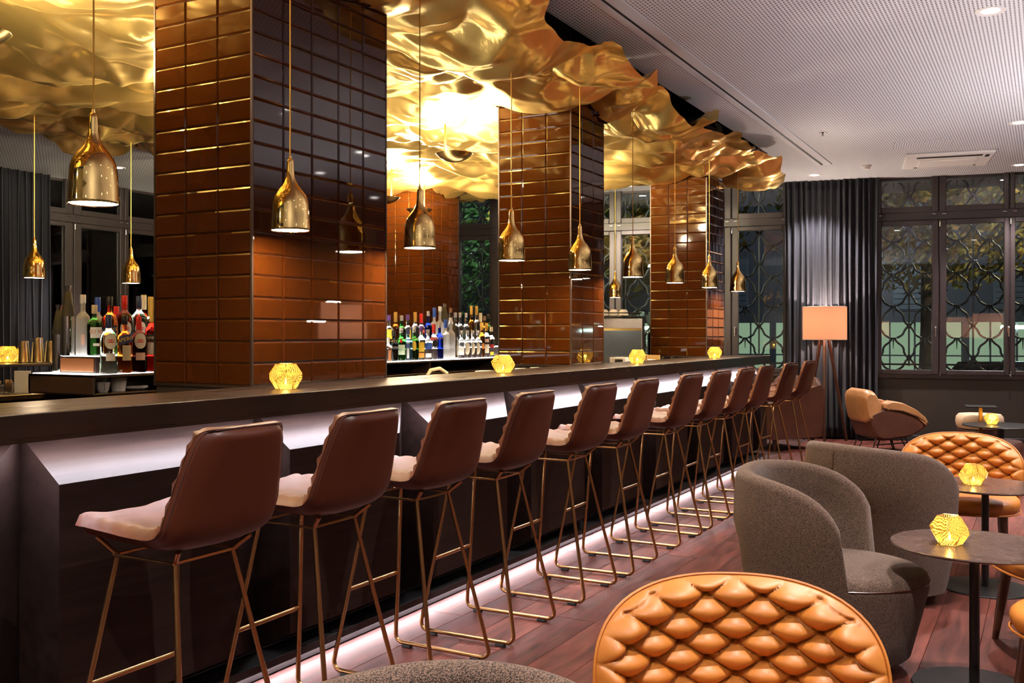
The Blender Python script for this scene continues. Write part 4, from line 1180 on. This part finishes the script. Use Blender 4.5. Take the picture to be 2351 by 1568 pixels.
bottle(-4.84,3.965,RZ,'bottle with plain red capsule in the back row at left',gL,0.036,0.285,'orange','red',0.58,0.28,0.07)
bottle(-4.70,3.906,RZ,'large dark vermouth bottle at the back with red capsule',gL,0.048,0.345,'dark','red',0.60,0.22,0.08,labels=(('o',0.11,0.195,0.068,'oval','',0,None,0),('p',0.143,0.163,0.034,'red','',0,None,0),('p',0.146,0.160,0.074,'black','MARTINI',0.015,'white',0)),yaw=0.2)
bottle(-4.70,4.010,RZ,'pale vermouth bottle at the back with navy capsule',gL,0.048,0.345,'pale','navy',0.60,0.22,0.075,labels=(('o',0.11,0.195,0.068,'oval','',0,None,0),('p',0.143,0.163,0.034,'red','',0,None,0),('p',0.146,0.160,0.074,'black','MARTINI',0.015,'white',0)),yaw=0.2)
bottle(-4.84,4.165,RZ,'red liqueur bottle with long cream capsule at back left',gL,0.036,0.36,'red','cream',0.55,0.30,0.09)
bottle(-4.72,4.112,RZ,'bottle with tall yellow capsule beside the wide column',gL,0.042,0.345,'clear','yellow',0.55,0.32,0.12)
bottle(-4.62,3.60,FZ+0.095,'small frosted mini bottle before the steel shaker',gL,0.022,0.15,'frost','white',0.58,0.30,0.02,rn=0.008) if False else None

def shaker(x, y, z, lab, R, H):
    t = thing('speed_shaker', lab, 'shaker', (x, y, z), 0.4, 'steel shakers with dark cone tops')
    obj('steel_cylinder', MB().lathe([(0,0),(R,0),(R*1.02,0.01),(R,H*0.62),(0,H*0.62)], 28), M['chrome'], t)
    obj('cone_top', MB().lathe([(R*1.03,H*0.56),(R*1.05,H*0.60),(R*0.9,H*0.70),(R*0.52,H*0.90),(R*0.40,H*0.92),(0,H*0.92)], 28), M['rubber'], t)
    obj('pourer_cap', MB().lathe([(0,H*0.90),(R*0.42,H*0.90),(R*0.50,H*0.97),(R*0.56,H),(0,H)], 20), M['chrome'], t)
shaker(-4.862,3.655,RZ,'tall steel shaker with dark cone top on the left riser',0.034,0.395)
shaker(-4.945,3.66,FZ,'steel shaker with dark cone top at the left end of the shelf',0.036,0.385)
shaker(-4.86,7.585,RZ,'taller steel shaker with cone top among the middle bottles',0.040,0.40)
shaker(-4.63,7.372,FZ,'shorter steel shaker with cone top before the middle bottles',0.038,0.335)

gM = 'liquor bottles on the middle of the back bar'
FR = [('clear','white',0.036,0.19,'white-printed small bottle at the left edge of the middle shelf',()),
      ('blackg','black',0.038,0.245,'squat black gin bottle in the front row',(('p',0.09,0.13,0.07,None,'BULLDOG',0.020,'white',0),)),
      ('green','silver',0.040,0.27,'bright green gin bottle with pale label in the front row',(('p',0.05,0.13,0.07,'mint','Tanqueray',0.016,'green',0),('o',0.145,0.175,0.022,'red','',0,None,0))),
      ('sky','navy',0.037,0.26,'square sky blue gin bottle in the front row',(('p',0.02,0.15,0.035,'white','',0,None,0),('o',0.10,0.14,0.022,'blue','',0,None,0))),
      ('dkgreen','silver',0.039,0.275,'dark green gin bottle with yellow oval emblem',(('o',0.08,0.16,0.04,'yellow','',0,None,0),)),
      ('clear','purple',0.036,0.285,'clear vodka bottle with purple neck and yellow print',(('p',0.07,0.15,0.06,'yellow','',0,None,0),('p',0.02,0.06,0.06,'orange','',0,None,0))),
      ('clear','silver',0.045,0.255,'broad clear vodka bottle with blue script label',(('p',0.09,0.14,0.085,'blue','',0,None,0),('p',0.02,0.055,0.07,'white','',0,None,0))),
      ('clear','red',0.034,0.30,'clear vodka bottle with red cap and red band',(('p',0.165,0.19,0.07,'red','SMIRNOFF',0.014,'white',0),('p',0.11,0.16,0.065,'black','',0,None,0))),
      ('blue','silver',0.034,0.315,'slim cobalt blue vodka bottle in the front row',(('p',0.16,0.20,0.06,None,'SKYY',0.028,'white',0),)),
      ('frost','blue',0.040,0.345,'frosted vodka bottle with blue cap in the front row',(('p',0.085,0.12,0.06,None,'GREY GOOSE',0.0125,'blue',0),)),
      ('frost','white',0.040,0.36,'frosted vodka bottle with white cap in the front row',()),
      None,
      ('clear','silver',0.037,0.25,'clear rum bottle with white label beside the oval labels',(('p',0.03,0.10,0.06,'white','',0,None,0),)),
      ('clear','silver',0.040,0.25,'first clear bottle with cream oval label',(('o',0.03,0.14,0.05,'cream','',0,None,0),)),
      ('clear','silver',0.040,0.25,'second clear bottle with cream oval label',(('o',0.03,0.14,0.05,'cream','',0,None,0),)),
      ('clear','silver',0.040,0.25,'third clear bottle with cream oval label, beside the amber rum',(('o',0.03,0.14,0.05,'cream','',0,None,0),)),
      ('amber','gold',0.030,0.325,'slim amber rum bottle with gold capsule in the front row',(('p',0.08,0.13,0.05,'orange','',0,None,0),)),
      ('clear','gold',0.034,0.32,'clear rum bottle with gold capsule at the right',(('p',0.04,0.12,0.05,'cream','',0,None,0),('p',0.14,0.17,0.05,'pink','',0,None,0))),
      ('clear','cream',0.034,0.285,'clear bottle with small red label at the right end',(('p',0.09,0.12,0.05,'red','',0,None,0),('p',0.02,0.05,0.05,'yellow','',0,None,0)))]
FY = [6.352,6.431,6.534,6.632,6.72,6.823,6.921,7.015,7.104,7.201,7.286,7.372,7.46,7.565,7.657,7.75,7.821,7.909,7.999]
for sp_, y in zip(FR, FY):
    if not sp_: continue
    gl, cp_, R, H, lab, lb = sp_
    bottle(-4.60, y, FZ, lab, gM, R, H, gl, cp_, labels=lb, sq=5 if gl == 'sky' else None, caph=0.075 if cp_ in ('gold','blue','red') else 0.045)
BR = [('clear','purple',0.036,0.30,'clear vodka bottle with purple capsule at the back left'),('orange','gold',0.034,0.33,'orange liqueur bottle with gold capsule in the back row'),
      ('green','silver',0.040,0.30,'round green gin bottle with silver cap in the back row'),('clear','purple',0.037,0.31,'yellow-printed bottle with purple capsule in the back row'),
      ('clear','gold',0.036,0.335,'clear bottle with yellow capsule in the back row'),('clear','red',0.036,0.325,'clear vodka bottle with bright red cap in the back row'),
      ('blue','silver',0.038,0.35,'large cobalt blue bottle in the back row'),('frost','blue',0.039,0.385,'tall frosted bottle with blue capsule in the back row'),
      ('frost','white',0.039,0.40,'tallest frosted bottle with white cap in the back row'),None,
      ('clear','cork',0.036,0.39,'clear bottle with brown cork behind the cone shaker'),('clear','silver',0.036,0.345,'first clear bottle with silver cap in the back row'),
      ('clear','silver',0.036,0.345,'second clear bottle with silver cap in the back row'),('clear','silver',0.036,0.345,'third clear bottle with silver cap, left of the amber one'),
      ('amber','gold',0.034,0.42,'tall amber bottle with gold capsule in the back row'),('clear','gold',0.034,0.42,'tall clear bottle with gold capsule in the back row'),
      ('clear','cream',0.034,0.35,'clear bottle with cream capsule behind the gold ones'),('amber','cork',0.034,0.32,'amber bottle with dark stopper at the back right'),
      ('dkgreen','black',0.034,0.34,'dark bottle with black cap at the right end of the back row')]
BY = [6.712,6.806,6.895,6.986,7.099,7.194,7.304,7.403,7.497,7.592,7.674,7.758,7.843,7.952,8.049,8.146,8.221,8.296,8.382]
for sp_, y in zip(BR, BY):
    if not sp_: continue
    gl, cp_, R, H, lab = sp_
    lb = (('p',0.13,0.16,0.07,'red','SMIRNOFF',0.013,'white',0),) if cp_ == 'red' else ((('p',0.08,0.16,0.06,'yellow','',0,None,0),) if cp_ == 'purple' else ())
    bottle(-4.85, y, RZ, lab, gM, R, H*0.93, gl, cp_, labels=lb, caph=0.085 if cp_ in ('gold','blue','red','cream') else 0.045, body=0.55, neck=0.32)

# ---- crockery in the open shelf
def cup(x, y, z, lab, s=1.0):
    t = thing('coffee_cup', lab, 'cup', (x, y, z), -0.5, 'white cups in the shelf')
    obj('bowl', MB().lathe([(0,0),(0.022*s,0),(0.030*s,0.012*s),(0.037*s,0.055*s),(0.035*s,0.055*s),(0.028*s,0.014*s),(0,0.006)], 24), M['porcelain'], t)
    obj('handle', MB().tube([(0.034*s,0,0.046*s),(0.052*s,0,0.044*s),(0.056*s,0,0.030*s),(0.046*s,0,0.018*s),(0.031*s,0,0.016*s)], 0.004*s, 6), M['porcelain'], t)
cup(-4.60,3.68,1.0255,'white coffee cup in the open shelf at the left'); cup(-4.62,3.70,1.083,'white coffee cup stacked on another in the left shelf',0.5)
t = tag(obj('tumbler_stack', MB().lathe([(0,0),(0.036,0),(0.046,0.075),(0.043,0.075),(0.033,0.004),(0,0.004)], 24), M['porcelain'], None, (-4.62,3.80,1.0255)), 'white beaker in the open shelf under the bottles', 'beaker')
tag(obj('saucer_stack', MB().lathe([(0,0),(0.035,0),(0.065,0.012),(0.066,0.026),(0.062,0.026),(0.03,0.008),(0,0.008)], 28), M['porcelain'], None, (-4.63,3.93,1.0255)), 'white saucers in the open shelf under the bottles', 'saucer')
# ---- left counter odds and ends
def tumbler(x, y, z, H, lab):
    t = thing('shaker_tin', lab, 'tin', (x, y, z), 0, 'upturned steel tumblers')
    obj('tin_body', MB().lathe([(0.045,0),(0.046,0.003),(0.044,0.006),(0.033,H-0.008),(0.030,H),(0,H-0.002)], 28), M['chrome'], t)
    obj('rolled_rim', MB().tube([(0.045*math.cos(a),0.045*math.sin(a),0.003) for a in [2*PI*k/28 for k in range(28)]], 0.003, 6, closed=True), M['chrome'], t)
tumbler(-6.052,4.210,1.1555,0.145,'upturned steel tumbler next to the candle at left'); tumbler(-5.972,4.260,1.1555,0.168,'tallest upturned steel tumbler, middle of three'); tumbler(-5.893,4.303,1.1555,0.145,'upturned steel tumbler nearest the shakers')
t = thing('metal_bowl', 'brushed copper ice bowl on the left side counter', 'bowl', (-5.52,3.62,1.0))
obj('bowl', MB().lathe([(0,0),(0.045,0),(0.055,0.01),(0.062,0.07),(0.059,0.07),(0.05,0.012),(0,0.006)], 28), M['steel'], t)
t = thing('sugar_packets', 'white paper packet with dark mark in the metal bowl', 'packet', (-5.52,3.62,1.045), 0.5)
obj('paper', MB().box(-0.04,0.04,-0.035,0.035,0.03,0.085,0.01), mat('white_paper', (0.75,0.74,0.70), 0.7), t)
obj('printed_mark', MB().box(-0.012,0.012,-0.0365,-0.035,0.05,0.072,0.0005), M['black'], t)
t = thing('toothpick_glass', 'small glass of wooden toothpicks on the side counter', 'glass', (-5.40,3.66,1.0))
obj('glass', MB().lathe([(0,0),(0.022,0),(0.024,0.004),(0.026,0.065),(0.024,0.065),(0.021,0.006),(0,0.006)], 20), G['clear'], t)
pk = MB()
for k in range(22):
    a = k*2.4; r = 0.003*math.sqrt(k); pk.tube([(r*math.cos(a),r*math.sin(a),0.008),(r*1.5*math.cos(a),r*1.5*math.sin(a),0.078)], 0.0012, 4)
o = obj('toothpicks', pk, mat('toothpick_wood', (0.55,0.34,0.15), 0.6), t); o['kind'] = 'stuff'
for i, (x, y, w, c, lab) in enumerate(((-5.60,3.98,0.07,(0.7,0.69,0.67),'white carton leftmost in the row behind the bowl'),(-5.53,4.02,0.07,(0.72,0.66,0.64),'white carton with pink print in the row'),(-5.46,4.06,0.07,(0.70,0.66,0.66),'white carton third in the row'),(-5.36,4.11,0.14,(0.10,0.04,0.03),'dark brown box at the end of the row'))):
    t = thing('carton', lab, 'box', (x, y, 1.0), 0.45, 'small cartons on the side counter')
    obj('box_body', MB().box(-w/2,w/2,-0.03,0.03,0.0,0.088,0.002), mat('carton_card', c, 0.6), t)
    obj('printed_mark', MB().box(-w/5,w/5,-0.031,-0.0295,0.045,0.07,0.0004), PRN['red' if i else 'pink'], t)
tag(obj('menu_card', MB().box(-0.05,0.05,-0.004,0.004,0,0.13,0.001), mat('white_card', (0.75,0.77,0.8), 0.5), None, (-5.33,3.70,1.0), 0.4), 'upright white card beside the back bar end panel', 'card')

# ---- coffee machine, grinder and small things at the far end
M['machine'] = mat('black_gloss', (0.012,0.012,0.013), 0.08, coat=0.5)
M['bluepanel'] = mat('steel_blue_panel', (0.30,0.36,0.38), 0.10, metal=0.9)
cs_ = thing('coffee_station', 'dark cabinet carrying the espresso machine', 'cabinet')
obj('cabinet_body', MB().box(-4.47,-3.76,8.75,10.3,0.0,1.0), M['wenge_v'], cs_)
obj('worktop', MB().box(-4.48,-3.74,8.74,10.31,1.0,1.02,0.003), M['shelf'], cs_)
cm = thing('espresso_machine', 'large black espresso machine with steel blue panel between the columns', 'espresso machine', (-4.08,9.36,1.021), math.radians(24))
prf = [(-0.27,0.0),(0.27,0.0),(0.30,0.06),(0.25,0.36),(0.13,0.50),(-0.27,0.50)]
for sx in (-1, 1): obj('side_panel', MB().prism([(p[0], p[1]) for p in prf], 'x', sx*0.42-0.02*sx*0, sx*0.445), M['machine'], cm)
obj('body', MB().prism([(-0.26,0.05),(0.22,0.05),(0.22,0.36),(0.11,0.48),(-0.26,0.48)], 'x', -0.42, 0.42), M['steel'], cm)
pprf = [(-0.28,0.02),(-0.30,0.10),(-0.285,0.36),(-0.265,0.36),(-0.262,0.02)]
obj('rear_panel', MB().prism(pprf, 'x', -0.41, 0.41), M['bluepanel'], cm)
obj('sloped_top', MB().prism([(-0.285,0.36),(-0.17,0.475),(-0.15,0.475),(-0.262,0.35)], 'x', -0.41, 0.41), M['steel'], cm)
rk = MB()
for i in range(18): rk.tube([(-0.40+i*0.047,-0.18,0.51),(-0.40+i*0.047,0.16,0.51)], 0.004, 5)
rk.tube([(-0.42,-0.19,0.50),(0.42,-0.19,0.50),(0.42,-0.19,0.54),(-0.42,-0.19,0.54)], 0.006, 6, closed=True)
rk.tube([(-0.42,0.17,0.50),(0.42,0.17,0.50),(0.42,0.17,0.54),(-0.42,0.17,0.54)], 0.006, 6, closed=True)
obj('cup_rack', rk, M['machine'], cm)
tag(cm, cm['label'], 'espresso machine')
ca, sa = math.cos(math.radians(24)), math.sin(math.radians(24))
for i in range(7):
    lx, ly = -0.36+0.10*i, -0.05+0.02*(i % 2)
    t = thing('coffee_cup', 'white cup upturned on the espresso machine, %s from the left' % ('first','second','third','fourth','fifth','sixth','seventh')[i], 'cup', (-4.08+ca*lx-sa*ly, 9.36+sa*lx+ca*ly, 1.021+0.515), 0, 'white cups on the espresso machine')
    obj('bowl', MB().lathe([(0.05,0),(0.052,0.002),(0.046,0.04),(0.03,0.062),(0,0.064)], 20), M['porcelain'], t)
for k, (x, y, lab) in enumerate(((-3.863,9.967,'coffee grinder with clear bean hopper, left of two'),(-3.79,10.10,'coffee grinder with clear bean hopper, right of two'))):
    t = thing('coffee_grinder', lab, 'coffee grinder', (x, y, 1.021), 0.45, 'coffee grinders by the farthest column')
    t.scale = (0.82,0.82,0.81)
    obj('body', MB().box(-0.055,0.055,-0.07,0.07,0.0,0.40,0.012), M['machine'], t)
    obj('top_plate', MB().box(-0.06,0.06,-0.08,0.08,0.40,0.43,0.008), M['steel'], t)
    obj('hopper', MB().lathe([(0.022,0.43),(0.040,0.52),(0.056,0.64),(0.058,0.70),(0.054,0.70),(0.036,0.525),(0.018,0.432)], 24), G['clear'], t)
    obj('hopper_lid', MB().lathe([(0,0.70),(0.060,0.70),(0.060,0.715),(0,0.718)], 24), M['machine'], t)
    obj('coffee_beans', MB().lathe([(0,0.434),(0.018,0.434),(0.032,0.51),(0.034,0.525),(0,0.535)], 16), mat('roast_beans', (0.06,0.018,0.008), 0.4, bump=(140,0.9,0.01)), t)
t = thing('napkin_box', 'wooden napkin box open at the front by the farthest column', 'box', (-3.28,8.62,0.901), -0.5)
obj('box_shell', MB().box(-0.09,0.09,-0.08,-0.072,0,0.25,0.002).box(-0.09,0.09,0.072,0.08,0,0.25,0.002).box(-0.09,-0.082,-0.08,0.08,0,0.25,0.002), mat('light_wood', (0.45,0.30,0.12), 0.5), t)
obj('napkins', MB().box(-0.07,0.06,-0.06,0.06,0.0,0.21,0.004), PRN['white'], t)
t = thing('register_stand', 'white and black till stand beside the espresso machine', 'till', (-3.36,8.2,0.901), -0.4)
obj('body', MB().box(-0.10,0.10,-0.06,0.06,0.0,0.235,0.004), M['white'], t)
obj('display', MB().box(-0.03,0.07,-0.064,-0.058,0.13,0.22,0.002), M['black'], t)
for i, (x, y, lab) in enumerate(((-3.30,9.02,'left upturned rocks glass behind the counter'),(-3.27,9.32,'right upturned rocks glass behind the counter'))):
    t = thing('rocks_glass', lab, 'glass', (x, y, 1.045), 0, 'rocks glasses behind the counter')
    obj('glass', MB().lathe([(0.034,0),(0.036,0.002),(0.034,0.085),(0,0.088),(0,0.078),(0.031,0.076),(0.032,0.003)], 24), G['clear'], t)
    obj('drip_mat', MB().box(-0.05,0.05,-0.05,0.05,-0.144,0.0,0.003), M['rubber'], t)
t = thing('tap', 'cream sink tap handle behind the counter near the middle bottles', 'tap', (-3.5,5.25,0.9))
obj('spout', MB().tube([(0,0,0),(0,0,0.17),(0.02,0.02,0.215),(0.05,0.08,0.225),(0.075,0.13,0.19)], 0.013, 10), mat('cream_enamel', (0.7,0.58,0.36), 0.3), t)
obj('base', MB().lathe([(0,0),(0.03,0),(0.026,0.03),(0,0.03)], 16), M['chrome'], t)
for i in range(4):
    t = thing('bar_cloth', 'folded white bar cloth %s along the counter rear edge' % ('first','second','third','fourth')[i], 'cloth', (-3.26+0.01*i,5.58+0.24*i,0.901), 0.3*i, 'white cloths behind the counter')
    obj('cloth', MB().box(-0.06,0.06,-0.07,0.07,0.0,0.205,0.02), PRN['white'], t)

# ================================================================== STREET OUTSIDE THE WINDOWS
def mw(x, y, z):                                     # far wall frame -> world
    c_, s_2 = math.cos(WA), math.sin(WA)
    return (WL[0]+c_*x-s_2*y, WL[1]+s_2*x+c_*y, z)
M['iron'] = mat('wrought_iron', (0.10,0.11,0.12), 0.4, metal=0.5)
M['asphalt'] = mat('asphalt', (0.03,0.03,0.035), 0.8)
M['facade'] = mat('facade_plaster', (0.10,0.10,0.11), 0.8)
M['shopglow'] = emission('shop_light', (0.66,0.92,0.58), 0.26, False)
M['lampglow'] = emission('street_lamp_glow', (0.75,1.0,0.85), 14, False)
M['leafy'] = mat('autumn_leaves', (0.30,0.17,0.02), 0.6, var=(3,(0.09,0.14,0.02)))
M['leafg'] = mat('green_leaves', (0.05,0.14,0.03), 0.6)
M['bark'] = mat('bark', (0.05,0.035,0.025), 0.9)
gr_ = obj('street_ground', MB().box(-45, 45, 0.35, 60, -0.62, -0.6), M['asphalt'], None, WL, WA); struct(gr_)
gr_ = obj('street_ground', MB().box(-60, -11.35, -20, 12, -0.62, -0.6), M['asphalt']); struct(gr_)
CW, CHH = 0.355, 0.42
def grille(label, loc, rz, s0, s1, z0, z1):
    t = thing('iron_grille', label, 'grille', loc, rz, 'wrought iron window grilles')
    n = max(2, round((s1-s0)/CW)); w = (s1-s0)/n
    yb = 0.42
    for i in range(n+1):
        x = s0+i*w
        obj('bar', MB().tube([(x,yb,z0),(x,yb,z1)], 0.011, 6), M['iron'], t)
    for zz in (z0+0.02, z1-0.02): obj('rail', MB().box(s0,s1,yb-0.01,yb+0.01,zz-0.012,zz+0.012), M['iron'], t)
    for zz in (z0+0.02, z1-0.02):
        for xx in (s0, s1): obj('wall_tie', MB().box(xx-0.012,xx+0.012,0.05,yb,zz-0.01,zz+0.01), M['iron'], t)
    rows = int((z1-z0)/CHH)
    scm = MB()
    for sgn in (-1, 1):
        pth = [(sgn*0.5*w,yb,0.0),(sgn*0.40*w,yb,0.035),(sgn*0.34*w,yb,0.075),(sgn*0.33*w,yb,0.125),(sgn*0.27*w,yb,0.165),(sgn*0.15*w,yb,0.20),(sgn*0.07*w,yb,0.235),(sgn*0.06*w,yb,0.26)]
        scm.tube(pth, 0.014, 6)
        pth = [(sgn*0.5*w,yb,0.0),(sgn*0.40*w,yb,-0.035),(sgn*0.34*w,yb,-0.075),(sgn*0.30*w,yb,-0.11),(sgn*0.20*w,yb,-0.14),(sgn*0.11*w,yb,-0.155)]
        scm.tube(pth, 0.014, 6)
    scm.tube([(-0.10*w,yb,0.26),(0.10*w,yb,0.26)], 0.009, 6).tube([(0,yb,0.26),(0,yb,0.12)], [0.010,0.003], 6)
    scm.tube([(-0.5*w-0.03,yb,0),(-0.5*w+0.03,yb,0)], 0.016, 8)
    sme = scm.mesh('scroll'); fixn(sme); sme.materials.append(M['iron'])
    for i in range(n):
        for r in range(rows+1):
            zz = z0+0.1+CHH*r+(0.0)
            if zz+0.27 > z1: continue
            obj('scroll', sme, None, t, (s0+(i+0.5)*w, 0, zz))
grille('iron scrollwork grille outside the right-hand window', WL, WA, 0.62, 2.9, 0.93, 3.75)
grille('iron scrollwork grille outside the window left of the navy curtain', WL, WA, -3.5, -0.53, 0.93, 3.75)
grille('iron scrollwork grille outside the window behind the back column', WL, WA, -8.1, -4.6, 0.93, 3.75)
grille('iron scrollwork grille outside the left window', (-11.0,0,0), PI/2, 7.95, 11.3, 0.93, 3.75)

def building(lab, loc, rz, L, seed, glow=True):
    r_ = random.Random(seed)
    t = thing('street_building', lab, 'building', loc, rz)
    fl0, fl1 = -0.35, 1.75
    obj('wall', MB().box(-L/2, L/2, 0.3, 6.0, -0.6, 14).box(-L/2, L/2, 0.0, 0.3, fl1, 14).box(-L/2, L/2, 0.0, 0.3, -0.6, fl0), M['facade'], t)
    nb = int(L/3.2)
    for i in range(nb):
        x = -L/2+(i+0.5)*L/nb
        w = obj('window', MB().box(x-L/nb/2+0.12, x+L/nb/2-0.12, 0.20, 0.29, fl0, fl1), M['shopglow'] if glow else M['black'], t)
        obj('mullion', MB().box(x-0.03, x+0.03, 0.12, 0.2, fl0, fl1).box(x-0.85, x-0.80, 0.12, 0.2, fl0, fl1).box(x+0.80, x+0.85, 0.12, 0.2, fl0, fl1).box(x-1.5, x+1.5, 0.12, 0.19, 0.55, 0.60).box(x-L/nb/2-0.10, x-L/nb/2+0.12, -0.02, 0.2, fl0, fl1), M['facade'], t)
        if glow and i % 2 == 0: obj('ceiling_lamp', MB().box(x-0.5, x+0.3, 0.05, 0.18, fl1-0.24, fl1-0.12), M['lampglow'], t)
        for z in (2.15, 5.4, 8.6):
            f = obj('window', MB().box(x-0.75, x+0.75, -0.05, 0.02, z, z+2.0, 0.02), mat('shutter_grey', (0.13,0.15,0.17), 0.5) if 'sg' not in M else M['sg'], t)
            if 'sg' not in M: M['sg'] = f.data.materials[0]
            if z < 4:
                for q in range(10): obj('slat', MB().box(x-0.70, x+0.70, -0.09, -0.05, z+0.06+q*0.19, z+0.14+q*0.19), M['sg'], f)
    return t
building('shuttered street building with green-lit ground floor beyond the right windows', mw(4,24,0), WA, 52, 1)
building('dark building across the street beyond the left window', (-32,12,0), PI/2+0.0, 40, 2, False)
def tree(lab, loc, seed, cr, cz, n, mm):
    r_ = random.Random(seed); t = thing('street_tree', lab, 'tree', loc)
    obj('trunk', MB().tube([(0,0,-0.6),(0.05,0.02,1.5),(0.0,0.1,cz)], [0.16,0.13,0.06], 10), M['bark'], t)
    m_ = MB()
    for k in range(n):
        while True:
            p_ = Vector((r_.uniform(-1,1), r_.uniform(-1,1), r_.uniform(-1,1)))
            if p_.length < 1: break
        p_ = Vector((p_.x*cr, p_.y*cr, p_.z*cr*0.62+cz))
        a = Vector((r_.gauss(0,1), r_.gauss(0,1), r_.gauss(0,1))).normalized(); b_ = a.orthogonal().normalized(); s_ = r_.uniform(0.07, 0.14)
        q_ = a.cross(b_)
        m_.add([p_-b_*s_, p_+a*s_*0.45, p_+b_*s_, p_-a*s_*0.45+q_*s_*0.2], [(0,1,2,3)])
    o = obj('foliage', m_, M[mm], t, recalc=False); o['kind'] = 'stuff'
tree('yellow-leaved street tree outside the right window', mw(1.7,8.5,0), 1, 3.1, 4.1, 5200, 'leafy')
tree('yellow-leaved street tree outside the window behind the far end of the bar', mw(-4.6,8,0), 2, 2.9, 3.9, 4600, 'leafy')
tree('green street tree outside the window behind the back column', mw(-9.8,9,0), 3, 2.6, 3.2, 2400, 'leafg')
def street_lamp(lab, loc, col, e):
    t = thing('street_lamp', lab, 'street lamp', loc)
    obj('post', MB().tube([(0,0,-0.6),(0,0,4.6),(0.1,0,4.9),(0.7,0,5.0)], 0.05, 8), M['blackmetal'], t)
    obj('lantern', MB().box(0.45,0.95,-0.12,0.12,4.9,4.98), M['lampglow'], t)
    lamp_light('POINT', 'street_light', (0.7,0,4.75), e, col, t, shadow_soft_size=0.15)
street_lamp('street lamp beside the yellow tree outside', mw(4.6,5.5,0), (1.0,0.85,0.5), 420)
street_lamp('street lamp outside beyond the far end of the bar', mw(-7.9,5.0,0), (0.85,0.95,0.9), 300)
street_lamp('added street lamp lighting the shuttered building across the street', mw(0.5,20.5,0), (0.75,0.9,1.0), 230)  # lamp added so the dark facade gets some light
street_lamp('street lamp outside the left window', (-17,9,0), (0.6,0.8,1.0), 200)
def car(lab, loc, rz, col):
    t = thing('parked_car', lab, 'car', loc, rz)
    obj('body', MB().prism([(-2.0,-0.4),(2.0,-0.4),(2.05,0.05),(1.6,0.2),(0.9,0.28),(0.35,0.72),(-1.0,0.75),(-1.6,0.3),(-2.05,0.22)], 'y', -0.8, 0.8), mat('car_paint', col, 0.2), t)
    for x in (-1.25, 1.25):
        for s_ in (-1, 1): obj('wheel', MB().tube([(x,s_*0.66,-0.32),(x,s_*0.82,-0.32)], 0.28, 16), M['rubber'], t)
    for s_ in (-1, 1):
        obj('tail_lamp', MB().box(-2.08,-1.98,s_*0.55-0.15,s_*0.55+0.15,0.02,0.16), emission('tail_lamp_glow', (1.0,0.06,0.02), 9, False), t)
        obj('head_lamp', MB().box(1.98,2.08,s_*0.55-0.15,s_*0.55+0.15,-0.02,0.10), emission('head_lamp_glow', (1.0,0.8,0.6), 14, False), t)
car('parked car with lights on outside the right window', mw(3.4,11,0), WA+2.2, (0.02,0.02,0.03))
car('parked car with red tail lamps outside the left window', (-18,11.5,0), 2.9, (0.05,0.05,0.06))
